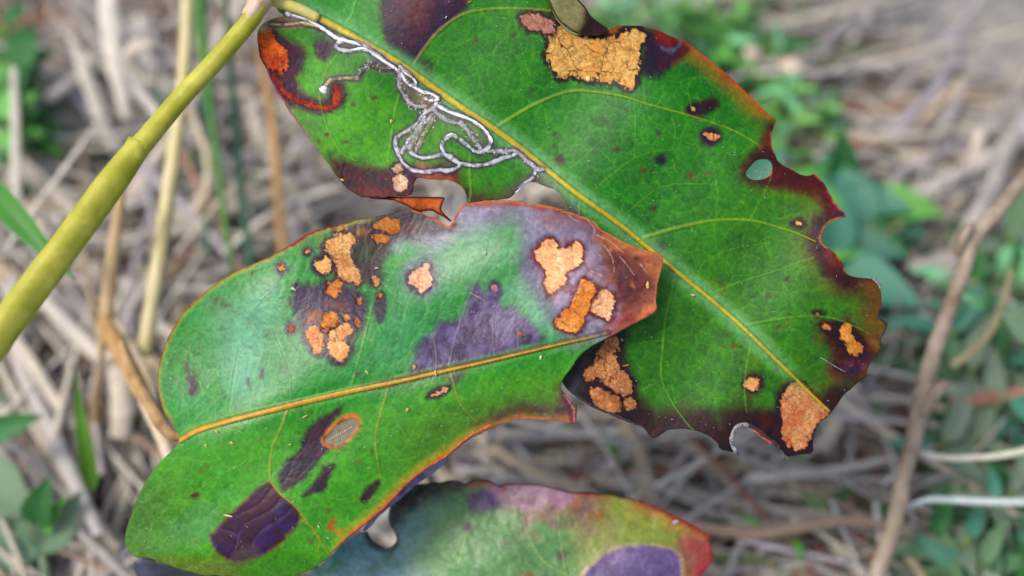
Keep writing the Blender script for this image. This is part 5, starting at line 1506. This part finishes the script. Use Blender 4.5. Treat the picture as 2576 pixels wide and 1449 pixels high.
stalk('green_stalk', 'faint dark green rush stalk farthest back among the left stalks', 'stalk', [(505, 200, .375), (512, 330, .372), (516, 480, .370), (520, 640, .366)], [12, 16, 18, 16], M_dgrn, seed=16)
stalk('dry_stalk', 'pale grey hooked straw arching behind the straw-yellow cane', 'stalk', [(478, 275, .37), (500, 330, .365), (522, 400, .362), (520, 480, .362), (496, 530, .366)], [16, 18, 18, 22, 34], M_tanw, seed=17)
stalk('dry_stalk', 'pinkish tan thin straw leaning right of the green rush', 'stalk', [(448, 370, .38), (510, 480, .376), (560, 560, .372), (598, 660, .368), (640, 720, .366)], [12, 16, 16, 18, 14], mat_plain('pinkish_straw', S(196, 150, 128), S(170, 128, 110), .7, 200), seed=18)
# broad pale straws, top left
for k, (lb, uvd, w) in enumerate([
    ('broad pale straw hanging from the top edge, left of the green rush', [(268, -50, .37), (278, 60, .372), (292, 170, .374), (318, 300, .378)], [44, 54, 46, 22]),
    ('long whitish straw slanting down to the middle of the upper left corner', [(176, 90, .375), (212, 180, .377), (248, 280, .379), (290, 380, .383)], [14, 36, 34, 26]),
    ('grey straw running from the left leafy sprig up to the right', [(40, 300, .38), (130, 240, .382), (250, 150, .385), (330, 60, .39)], [24, 28, 24, 16]),
    ('pale straw bending down behind the left green blade', [(50, 420, .36), (100, 455, .362), (160, 505, .364), (215, 570, .366)], [18, 30, 30, 34]),
    ('upright white straw at the left edge under the sprig', [(34, 170, .35), (38, 270, .352), (40, 400, .354), (42, 530, .356)], [18, 24, 28, 22]),
    ('curled beige straw above the cane with a green base', [(330, 170, .366), (322, 140, .364), (338, 118, .362), (372, 112, .362), (400, 125, .364)], [26, 30, 30, 24, 12]),
    ('pale straw leaning behind the yellow stem to the cane', [(325, 180, .366), (350, 230, .364), (390, 280, .362), (420, 330, .36)], [14, 28, 28, 22]),
    ('broad white-grey straw crossing under the tan sheath', [(90, 740, .355), (150, 800, .353), (220, 870, .351), (262, 910, .35)], [26, 40, 42, 34]),
    ('greenish grey stalk beside the broad white-grey straw', [(100, 700, .362), (160, 760, .36), (230, 815, .358), (280, 860, .356)], [26, 32, 32, 28]),
    ('long pale straw at the lower left, running down to the green blade', [(40, 850, .345), (90, 930, .343), (140, 1010, .341), (190, 1080, .340)], [26, 32, 30, 30]),
    ('dark gap-edged whitish stalk standing right of the brownish stalks', [(330, 960, .345), (318, 1040, .348), (306, 1160, .352), (296, 1300, .356), (284, 1480, .36)], [40, 40, 34, 34, 40]),
    ('whitish upright straw at the bottom left of the lower leaf', [(350, 1120, .36), (340, 1220, .362), (300, 1340, .366), (276, 1480, .37)], [24, 26, 28, 30]),
    ('wide creamy stalk between the thin stalk and the petiole', [(280, 880, .338), (298, 950, .337), (306, 1030, .338), (300, 1100, .34)], [30, 50, 58, 50]),
]):
    stalk('broad_straw', lb, 'straw', uvd, w, M_straw[[4, 4, 0, 1, 4, 1, 0, 4, 6, 1, 1, 0, 1][k]], seed=20 + k, flat=.45, n=24, group=None)
for k, (lb, uvd, w) in enumerate([
    ('thin pale straw leaning right at the far left middle, above the green blade', [(20, 620, .33), (90, 520, .332), (180, 400, .336), (250, 300, .34)], [10, 13, 13, 8]),
    ('thin beige straw crossing between the cane and the thin tan stalk', [(440, 640, .35), (540, 520, .352), (640, 420, .356)], [9, 11, 8]),
    ('thin white straw slanting under the upper leaf left edge', [(560, 640, .36), (650, 560, .36), (760, 500, .362), (860, 470, .364)], [10, 14, 14, 8]),
    ('thin grey straw lying level left of the leaf gap', [(620, 430, .37), (720, 445, .37), (840, 480, .37)], [12, 14, 10]),
]):
    stalk('thin_straw', lb, 'straw', uvd, w, M_straw[[4, 1, 4, 0][k]], seed=140 + k, flat=.6, n=22)
# top right and right
for k, (lb, uvd, w, mi) in enumerate([
    ('long grey straw rising to the right edge above the twig', [(2050, 600, .39), (2180, 552, .385), (2330, 480, .38), (2480, 400, .375), (2620, 310, .37)], [22, 34, 36, 34, 34], 0),
    ('pale pointed blade of dead grass with a dark slit, right side', [(2060, 330, .40), (2180, 345, .398), (2280, 385, .396), (2400, 440, .394), (2500, 470, .392)], [20, 36, 42, 30, 14], 1),
    ('slanted pinkish straw in the upper right', [(2300, 330, .40), (2350, 270, .398), (2420, 200, .396)], [16, 18, 16], 3),
    ('long grey straw leaning down towards the upper leaf tip', [(2560, 330, .36), (2470, 520, .365), (2380, 680, .37), (2290, 830, .376), (2210, 960, .38)], [36, 44, 44, 40, 24], 0),
    ('second long straw just behind the leaning grey one', [(2470, 330, .385), (2420, 480, .385), (2350, 620, .388), (2260, 780, .392), (2170, 860, .395)], [28, 34, 34, 30, 24], 1),
    ('short grey straw crossing beneath the rising one', [(2130, 560, .395), (2240, 590, .393), (2340, 630, .39), (2440, 700, .388)], [20, 34, 30, 20], 6),
    ('upright grey straw right of the teal leaves', [(2240, 440, .40), (2236, 520, .398), (2230, 620, .396), (2226, 700, .395)], [22, 26, 24, 20], 0),
    ('wide silvery straw reaching the twig from the leaf tip', [(2040, 1118, .37), (2140, 1124, .366), (2240, 1132, .362), (2330, 1150, .358)], [20, 38, 44, 40], 4),
    ('brown stick pointing up between the leaf tip and the twig', [(2150, 1060, .375), (2200, 1010, .37), (2260, 950, .366), (2300, 915, .363)], [34, 38, 36, 24], 5),
    ('tan branched stick touching the twig from the left', [(2090, 1110, .372), (2170, 1070, .368), (2240, 1045, .362), (2320, 1000, .357)], [24, 34, 40, 34], 3),
    ('bright broad dead blade near the bottom edge, left of the twig', [(2060, 1372, .355), (2150, 1362, .353), (2220, 1372, .352), (2290, 1382, .352)], [18, 52, 62, 20], 4),
    ('thin grey straw stretching from the bottom leaf to the twig', [(1780, 1262, .378), (1950, 1215, .375), (2100, 1180, .372), (2260, 1150, .37)], [14, 16, 16, 14], 6),
    ('lilac grey stalk arching from the dry edge of the lower leaf to the right', [(1235, 1085, .36), (1290, 1125, .36), (1370, 1130, .361), (1450, 1110, .362), (1560, 1150, .363), (1700, 1200, .365), (1850, 1240, .368), (1990, 1300, .37)], [20, 30, 34, 36, 32, 30, 28, 20], 2),
    ('upright lilac straw under the dry edge of the lower leaf', [(1254, 1100, .345), (1262, 1150, .346), (1270, 1210, .348)], [24, 26, 26], 2),
    ('slanting lilac straw right of the upright one', [(1295, 1090, .355), (1320, 1140, .356), (1350, 1210, .358)], [22, 22, 20], 2),
    ('short brown-edged straw bit left of the upright lilac one', [(1214, 1085, .335), (1219, 1120, .336), (1230, 1158, .338)], [16, 20, 20], 1),
    ('pale straw pointing from the left up to the brown-edged bit', [(1060, 1240, .345), (1140, 1205, .344), (1220, 1180, .343), (1300, 1165, .342)], [26, 32, 26, 12], 1),
    ('long tan straw crossing above the bottom leaf toward the right', [(1640, 1300, .365), (1800, 1270, .364), (1960, 1240, .363), (2150, 1190, .362)], [18, 20, 20, 16], 3),
    ('straight grey straw running diagonally below the leaf tips', [(1900, 1130, .385), (2000, 1240, .383), (2100, 1330, .381), (2220, 1420, .379)], [18, 20, 20, 20], 0),
    ('pale straw lying level across the lower right of the bottom leaf', [(1700, 1362, .37), (1860, 1345, .368), (2020, 1350, .366), (2120, 1362, .365)], [20, 24, 24, 18], 1),
    ('grey twiggy straw curving up beside the bottom leaf corner', [(1810, 1400, .35), (1840, 1430, .35), (1880, 1470, .352)], [16, 22, 24], 0),
]):
    stalk('broad_straw', lb, 'straw', uvd, w, M_straw[mi], seed=60 + k, flat=.5, n=26)
M_twig = mat_plain('brown_twig_bark', S(128, 112, 98), S(182, 168, 152), .8, 210, (1, 1, .35), bump=.0006, spec=.2, detail=8)
twig = stalk('brown_twig', 'long rough brown twig slanting through the right side from top right to bottom', 'twig',
             [(2640, 380, .305), (2576, 452, .303), (2510, 530, .301), (2450, 600, .300), (2420, 690, .299), (2380, 800, .299), (2345, 900, .299), (2318, 1010, .299), (2300, 1100, .300), (2275, 1200, .300), (2252, 1310, .301), (2205, 1449, .302), (2180, 1520, .302)],
             [34, 34, 36, 42, 36, 38, 42, 46, 44, 42, 44, 49, 52], M_twig, n=110, sides=16, wob=.28, seed=30)
tube_part('side_shoot', fixed_tube([(2405, 640, .299), (2420, 600, .2975), (2436, 572, .2968), (2448, 560, .2965)]), np.array([13, 14, 11, 5]) * K * .298, M_twig, twig, wob=.4, seed=2, up=-CF)
tube_part('side_shoot', fixed_tube([(2318, 1040, .2985), (2345, 1000, .297), (2368, 975, .296), (2384, 962, .296)]), np.array([18, 16, 14, 9]) * K * .298, M_twig, twig, wob=.5, seed=3, up=-CF)
M_cord = mat_plain('white_root', S(232, 230, 214), S(206, 206, 186), .5, 400, bump=.0001)
M_cord2 = mat_plain('bluish_white_root', S(224, 236, 238), S(196, 214, 214), .5, 400, bump=.0001)
stalk('white_runner', 'thin cream runner reaching the right edge from the twig, upper of two', 'runner', [(2306, 1135, .302), (2330, 1143, .305), (2385, 1152, .307), (2440, 1152, .308), (2510, 1147, .308), (2576, 1134, .308), (2650, 1115, .308)], [14, 15, 16, 16, 17, 18, 18], M_cord, seed=32, wob=.05)
stalk('white_runner', 'thin bluish-white runner reaching the right edge from the twig, lower of two', 'runner', [(2276, 1280, .303), (2300, 1268, .306), (2340, 1257, .308), (2400, 1258, .309), (2500, 1262, .309), (2650, 1264, .309)], [10, 13, 16, 18, 19, 20], M_cord2, seed=33, wob=.05)
stalk('pinkish_stick', 'blunt pinkish-brown stick entering from the right edge above the white runners', 'stick', [(2398, 1017, .335), (2440, 1010, .336), (2500, 1000, .337), (2640, 982, .338)], [32, 38, 40, 44], mat_plain('pinkish_brown_bark', S(176, 132, 112), S(150, 112, 96), .8, 160, bump=.0005), seed=34)
stalk('green_twig', 'slim olive-beige twig rising to the round leaf at the right edge', 'twig', [(2395, 920, .33), (2440, 890, .328), (2480, 850, .326), (2508, 800, .324), (2530, 740, .322), (2545, 680, .32)], [18, 20, 20, 20, 18, 14], mat_plain('olive_beige_bark', S(160, 152, 110), S(190, 180, 146), .7, 260, bump=.0003), seed=35, nodes=(.55, .72))
stalk('thin_wire_straw', 'hair-thin dark straw hanging at the top left beside the broad pale one', 'straw', [(407, -40, .34), (405, 40, .341), (400, 130, .342), (392, 220, .343)], [5, 5, 5, 4], mat_plain('dark_straw', S(100, 100, 104), S(80, 80, 84), .7, 300), seed=36)

# ------------------------------------------------------------------ leafy plants around
def leaf_mesh(name, width, fold, curl, mat, seed=0, nl=9, nw=5, tip=1.0, fat=.5):
    """unit-length closed leaf along Y: two skins, folded along its rib"""
    V, F = [], []
    for layer in (0, 1):
        for i in range(nl):
            t = i / (nl - 1)
            w = width * (math.sin(math.pi * min(max(t ** fat, .02), .985)) ** .8) * .5
            for j in range(nw):
                s = j / (nw - 1) * 2 - 1
                z = fold * abs(s) * w + curl * (t - t * t) * 1.0 - curl * .9 * t * t + .012 * math.sin(9 * t + seed) * s
                V.append((s * w, t, z - layer * .02 * (1 - abs(s) ** 2)))
    for layer in (0, 1):
        o = layer * nl * nw
        for i in range(nl - 1):
            for j in range(nw - 1):
                a = o + i * nw + j
                f = (a, a + 1, a + nw + 1, a + nw)
                F.append(f if layer == 0 else f[::-1])
    o = nl * nw
    for i in range(nl - 1):
        F.append((i * nw, (i + 1) * nw, o + (i + 1) * nw, o + i * nw))
        a = i * nw + nw - 1
        F.append((a + nw, a, o + a, o + a + nw))
    return from_lists(name, V, F, mat)


def green(name, c1, c2, rough=.45):
    return mat_plain(name, S(*c1), S(*c2), rough, 90, bump=.0002, spec=.45, rnd=.25, translucent=.15)


G_bright = green('bright_green_leaf', (92, 176, 66), (132, 206, 104))
G_mint = green('mint_green_leaf', (112, 200, 134), (152, 224, 172))
G_deep = green('deep_green_leaf', (36, 104, 44), (58, 134, 66))
G_teal = green('teal_green_leaf', (58, 132, 104), (98, 164, 138))
G_grey = green('grey_green_leaf', (112, 142, 116), (146, 168, 142))
G_dusk = green('dusky_green_leaf', (78, 122, 80), (110, 150, 108))
G_yel = green('yellow_leaf', (206, 166, 60), (224, 190, 90))
M_sprigstem = mat_plain('sprig_stem', S(98, 130, 60), S(130, 150, 84), .6, 300)
LM = {}


def lm(w, fold, curl, mat, k=0, fat=.5):
    key = (w, fold, curl, mat.name, k, fat)
    if key not in LM:
        LM[key] = leaf_mesh('leaf', w, fold, curl, mat, k, fat=fat)
    return LM[key]


def sprig(label, u, v, h, lean, nleaf, llen, width, mats, seed, group=None, cat='plant', fat=.6, spread=.9, name='leafy_sprig', up=.55):
    """upright sprig rooted on the ground whose top shows at (u, v); lean = sideways shift"""
    rg = random.Random(seed)
    topp = G3(u, v, h)
    base = topp + np.array([lean[0], lean[1], -h - .004])
    mid = (topp + base) / 2 + np.array([rg.gauss(0, .003), rg.gauss(0, .003), 0])
    path = spline([base, mid, topp], 12)
    t = thing(name, label, cat, base, group)
    tube_part('stem', path, np.linspace(.0011, .0006, 12) * (llen / .012) ** .3, M_sprigstem, t, sides=6)
    for k in range(nleaf):
        f = .25 + .75 * (k + .5) / nleaf
        i = f * 11
        p = path[int(i)] * (1 - i % 1) + path[min(11, int(i) + 1)] * (i % 1)
        az = k * 2.39996 + rg.gauss(0, .25)
        el_ = up * f + rg.gauss(0, .2) - .1
        o = link('leaf', lm(width, .35, rg.choice([.1, .2, .3]), rg.choice(mats), rg.randrange(2), fat), t)
        s = llen * rg.uniform(.7, 1.15) * (1.0 - .25 * abs(f - .6))
        o.scale = (s, s, s)
        o.location = tuple(p - base)
        o.rotation_euler = (el_, rg.gauss(0, .3), az)
    return t


rg = random.Random(5)
GT = 'bright small-leaved sprigs behind the upper leaf'
k = 0
for (u, v) in [(1520, 18), (1590, 30), (1660, 60), (1700, 10), (1745, 80), (1790, 30), (1830, 90), (1850, 150), (1900, 200), (1960, 130), (1990, 215), (1905, 110), (1950, 250), (2010, 290), (2070, 260), (1870, 40), (1630, -20)]:
    sprig('bright small-leaved sprig behind the upper leaf, ' + ('near the top edge' if v < 70 else 'low in the mass' if v > 180 else 'mid-height in the mass') + (', right side' if u > 1900 else ', left side' if u < 1700 else ''), u, v, rg.uniform(.024, .040), (rg.gauss(0, .004), rg.gauss(0, .004)), 30, rg.uniform(.0085, .013), .27, [G_bright, G_mint, G_bright, G_deep], 300 + k, GT)
    k += 1
M_bud = mat_plain('pinkish_white_bud', S(236, 214, 200), S(216, 186, 172), .6, 400)
for lb, u, v, r_ in (('larger pinkish-white bud on the right of the bright sprigs', 1993, 174, .0034), ('smaller pinkish bud among the bright sprigs near the upper leaf edge', 1893, 138, .0026)):
    c = G3(u, v, .030)
    path = np.array([c + np.array([-.8, -.5, .5]) * r_ * x for x in (-1.1, -.6, 0, .6, 1.1)])
    t = thing('flower_bud', lb, 'bud', c)
    tube_part('bud', path, np.array([.35, .85, 1, .85, .35]) * r_, M_bud, t, sides=12)
    tube_part('bud_stalk', np.array([c + np.array([0, 0, -.001]), c + np.array([.002, .002, -.016]), c + np.array([.002, .003, -.034])]), .0006, M_sprigstem, t, sides=6)
    for s_ in range(3):
        o = link('sepal', lm(.5, .3, .2, G_mint, 0), t)
        o.scale = (r_ * 1.5,) * 3
        o.rotation_euler = (.5, 0, s_ * 2.1)
        o.location = (0, 0, -r_ * .8)
GR = 'dense green undergrowth right of the brown twig'
for k in range(64):
    u, v = rg.uniform(2330, 2640), rg.uniform(560, 1500)
    if u < 2330 + (900 - v) * .22:
        continue
    sprig('green plant right of the twig, ' + ('above the green twig' if v < 780 else 'just above the pinkish stick' if v < 990 else 'between pinkish stick and upper runner' if v < 1140 else 'between both white runners' if v < 1265 else 'just below both white runners' if v < 1370 else 'at the very bottom') + (', at the right edge' if u > 2530 else ', near the twig' if u < 2430 else ''), u, v, rg.uniform(.018, .036), (rg.gauss(0, .004), rg.gauss(0, .004)), 14, rg.uniform(.010, .017), .36,
          [G_deep, G_teal, G_grey, G_dusk, G_grey] if v > 800 else [G_grey, G_deep, G_mint, G_dusk], 400 + k, GR, fat=.7)
# left edge sprig
for k, (u, v) in enumerate([(10, 60), (40, 110), (50, 175), (20, 230), (60, 265), (10, 300), (30, 150)]):
    sprig(['topmost', 'second', 'third', 'fourth', 'fifth', 'lowest', 'middle'][k] + ' clump of round deep green leaves down the left edge at the top', u, v, .045, (-.004, 0), 14, .011, .6, [G_deep, G_bright, G_deep], 500 + k, 'green clumps at the upper left edge', fat=.8)
# teal leaves right of the upper leaf
for k, (u, v) in enumerate([(2110, 480), (2170, 500), (2140, 560), (2100, 590), (2190, 560), (2090, 640)]):
    sprig(['upper left', 'upper right', 'central', 'lower left', 'lower right', 'lowest'][k] + ' of the teal broad-leaved sprigs showing past the torn edge of the upper leaf', u, v, .032, (0, .003), 9, .022, .55, [G_teal, G_deep, G_teal, G_bright], 520 + k, 'teal sprigs beside the torn edge', fat=.7)
for k, (lb, u, v, mats, n_, l_) in enumerate([('green sprig seen through the round hole of the upper leaf', 1905, 430, [G_teal, G_mint], 7, .016), ('small bright sprig under the big green tuft, right of the upper leaf', 2070, 330, [G_bright, G_deep], 8, .010), ('small bright sprig above the orange leaf scrap', 2030, 380, [G_bright], 7, .009),
                                               ('dark green sprig between the cane and the tan stalk', 610, 440, [G_deep], 6, .010), ('dark green tuft behind the cane near the yellow-green stem', 430, 215, [G_deep, G_teal], 8, .012), ('green tuft left of the cane at the stem crossing', 480, 400, [G_deep], 6, .012),
                                               ('tiny green shoot below the black bitten edge', 1990, 1120, [G_bright], 5, .007), ('tiny green shoot in the straw below the leaf gap', 1540, 1140, [G_bright], 4, .008), ('small green shoot in the straw left of the twig bottom', 2080, 1260, [G_deep, G_bright], 6, .010),
                                               ('small olive shoot near the bottom left of the twig', 1990, 1345, [G_bright], 5, .009), ('small green shoot by the corner of the bottom leaf', 1870, 1290, [G_bright, G_deep], 5, .009), ('green tuft at the left edge beside the stem base', 20, 930, [G_bright, G_deep], 7, .013), ('green shoot low at the left below the stem', 60, 960, [G_teal], 5, .012)]):
    sprig(lb, u, v, .026, (0, .002), n_, l_, .35, mats, 540 + k)
o = sprig('yellow-orange dead leaves in the litter right of the upper leaf', 2020, 345 + 30, .010, (0, .002), 3, .012, .4, [G_yel], 560, name='yellow_leaf_tuft')


# single large blades and leaves placed one by one
def big_leaf(label, a, b, da, db, width, mat, roll=0.0, curl=.15, fold=.35, fat=.6, name='single_leaf', cat='leaf', nl=14):
    """leaf from picture point a to b"""
    A, B = P3(a[0], a[1], da), P3(b[0], b[1], db)
    y = B - A
    L_ = np.linalg.norm(y)
    y /= L_
    z = -CF - np.dot(-CF, y) * y
    z /= np.linalg.norm(z)
    x = np.cross(y, z)
    z2 = z * math.cos(roll) + x * math.sin(roll)
    x2 = np.cross(y, z2)
    me = leaf_mesh(name, width, fold, curl, mat, hash(label) % 7, nl=nl, nw=7, fat=fat)
    o = link(name, me, None, tuple(A))
    from mathutils import Matrix
    m = Matrix(((x2[0], y[0], z2[0]), (x2[1], y[1], z2[1]), (x2[2], y[2], z2[2])))
    o.rotation_euler = m.to_euler()
    o.scale = (L_,) * 3
    tag(o, label, cat)
    return o


G_blade = mat_plain('fresh_grass_blade', S(58, 136, 46), S(84, 156, 60), .5, 60, bump=.0001, translucent=.15)
G_lime = mat_plain('lime_grass_blade', S(98, 150, 36), S(70, 128, 30), .45, 60, bump=.0001, translucent=.15)
G_dull = mat_plain('dull_grey_green_leaf', S(110, 146, 112), S(134, 164, 132), .5, 60, bump=.0003, translucent=.1)
G_dull2 = mat_plain('dull_teal_leaf', S(84, 128, 104), S(112, 152, 126), .5, 60, bump=.0003, translucent=.1)
big_leaf('green grass blade slanting in from the left edge to the yellow-green stem', (-60, 420), (150, 680), .30, .285, .16, G_blade, fat=.7)
big_leaf('lime grass blade standing narrow and pointed at lower left', (232, 1235), (184, 935), .315, .305, .13, G_lime, fat=.45, roll=.3)
big_leaf('dark oval leaf reaching in from the left edge, lower left', (-70, 1100), (90, 1050), .32, .315, .36, G_deep, fat=.7)
big_leaf('broad dull leaf at the left edge below the dark oval one', (-60, 1190), (70, 1290), .325, .32, .8, G_dull, fat=.7, roll=-.3)
big_leaf('tall blurred teal leaf in the lower left', (215, 1290), (160, 1080), .345, .35, .62, G_dull2, fat=.8)
big_leaf('second blurred teal leaf overlapping the tall one', (120, 1300), (200, 1150), .35, .35, .6, G_dull, fat=.8)
big_leaf('small dark upright leaf at the centre of the lower left plant', (90, 1320), (112, 1215), .318, .31, .52, G_deep, fat=.7)
big_leaf('right-hand grey-green leaf of the lower left plant', (92, 1385), (200, 1250), .322, .318, .5, G_dull, fat=.7, roll=.4)
big_leaf('lowest grey-green leaf at the left edge', (100, 1370), (-40, 1400), .322, .325, .62, G_dull2, fat=.7)
big_leaf('left-hand pale leaf of the lower left plant', (80, 1350), (-30, 1280), .324, .325, .6, G_dull, fat=.7)
big_leaf('pointed leaf tip lit yellowish between the lower left leaves', (100, 1335), (150, 1262), .321, .313, .35, G_bright, fat=.7)
stalk('green_stalk', 'curved green stem of the plant at the bottom left corner', 'stalk', [(40, 1270, .33), (75, 1330, .325), (100, 1385, .323), (112, 1430, .322), (120, 1500, .322)], [8, 12, 14, 24, 26], G_dull, seed=40)
big_leaf('round grey-green leaf at the right edge above the pinkish stick', (2620, 830), (2530, 790), .315, .312, .9, G_dull, fat=.8)
big_leaf('pale upright leaflet at the right edge in the green undergrowth', (2478, 770), (2420, 740), .325, .32, .35, G_mint)
big_leaf('teal leaf poking in at the right edge above the upper runner', (2640, 1040), (2550, 1010), .33, .325, .7, G_teal, fat=.8)
big_leaf('long grey-green leaf between the two white runners', (2330, 1240), (2500, 1190), .335, .33, .3, G_grey, fat=.6)
big_leaf('large teal leaf of the tuft right of the torn edge', (2090, 520), (2225, 470), .375, .37, .55, G_teal, fat=.7)
big_leaf('second large teal leaf under the first, right of the torn edge', (2090, 560), (2210, 590), .375, .372, .5, G_deep, fat=.7)
M_rust = mat_plain('rusty_dead_leaf', S(176, 104, 80), S(140, 78, 60), .7, 90, bump=.0004)
M_redleaf = mat_plain('red_dead_leaf', S(160, 52, 44), S(122, 40, 38), .6, 90, bump=.0004)
big_leaf('small rust-coloured dead leaf right of the yellow leaf tuft', (2080, 420), (2170, 350), .395, .39, .45, M_rust)
big_leaf('small red leaf standing in the straw above the bottom leaf', (1655, 1240), (1680, 1180), .36, .355, .4, M_redleaf)
big_leaf('dull red leaf lying right of the bottom leaf top', (1800, 1310), (1745, 1235), .365, .362, .5, M_redleaf)
big_leaf('orange dead leaf bit beside the top right of the bottom leaf', (1700, 1270), (1790, 1235), .36, .358, .3, mat_plain('orange_dead_leaf', S(216, 150, 96), S(196, 124, 70), .7, 90))
big_leaf('olive yellow leaf right of the bottom leaf', (1850, 1300), (1800, 1240), .363, .36, .4, green('olive_leaf', (140, 140, 40), (160, 150, 60)))

big_leaf('teal leaf seen through the round hole of the upper leaf', (1850, 480), (1970, 380), .36, .355, .85, G_teal, fat=.8)
# pebbles, dark hollow pod, weathered wood
def stone(name, label, cat, u, v, r, squash, mat, h=.008, seed=0, n=22, streak=0.0):
    c = G3(u, v, h)
    V, F = [], []
    for i in range(n):
        for j in range(n * 2):
            t, p = math.pi * i / (n - 1), math.pi * j / n
            d = np.array([math.sin(t) * math.cos(p), math.sin(t) * math.sin(p), math.cos(t)])
            V.append(d)
    V = np.array(V)
    q = 1 + .16 * fbm(V[:, 0] + V[:, 2] * .7, V[:, 1] + 3 + V[:, 2] * .4, .7, seed, 4) + streak * fbm(V[:, 0] * .5, V[:, 1] * 2 + V[:, 2], .22, seed + 1, 3)
    V = V * q[:, None] * np.array(r) * np.array(squash)
    for i in range(n - 1):
        for j in range(n * 2):
            a, b = i * 2 * n + j, i * 2 * n + (j + 1) % (2 * n)
            F.append((a, a + 2 * n, b + 2 * n, b))
    o = link(name, from_lists(name, V, F, mat), None, tuple(c))
    tag(o, label, cat)
    return o


M_char = mat_plain('dark_grey_stone', S(96, 96, 104), S(134, 130, 138), .8, 200, bump=.0005)
M_wood = mat_plain('weathered_grey_wood', S(122, 122, 128), S(186, 180, 170), .9, 120, (1, 2.4, 1), bump=.0025, spec=.15, detail=10)
stone('pebble', 'dark grey pebble behind the yellow-green stem, upper left', 'pebble', 300, 275 + 270, .010, (1.2, .8, .6), M_char, seed=5)
stone('pebble', 'brownish clod at lower left between the pale straws', 'clod', 150, 880, .010, (1, .8, .5), mat_plain('brown_clod', S(120, 100, 88), S(150, 128, 112), .9, 200, bump=.001), seed=6)
w_ = stone('weathered_wood', 'rough grey weathered wood lump in the top right corner', 'wood', 2490, 150, .032, (1.25, 1.05, .5), M_wood, h=.004, seed=8, n=60, streak=.10)
w_.rotation_euler = (0, 0, .5)
w_ = stone('weathered_wood', 'smoother pale grey wood lump left of the rough corner lump, mostly covered by straws', 'wood', 2250, 70, .030, (1.5, .6, .35), M_wood, h=.006, seed=9, n=50, streak=.16)
w_.rotation_euler = (0, 0, .25)
hol = tube_np(np.array([G3(2235, 1085, .02), G3(2260, 1078, .02), G3(2290, 1075, .021)]), np.array([.0052, .0060, .0056]), sides=14)
tag(link('hollow_pod', from_lists('hollow_pod', hol[0], hol[1], mat_plain('dark_brown_husk', S(74, 54, 44), S(104, 76, 58), .8, 200, bump=.001))), 'dark brown hollow husk under the tan branched stick left of the twig', 'husk')
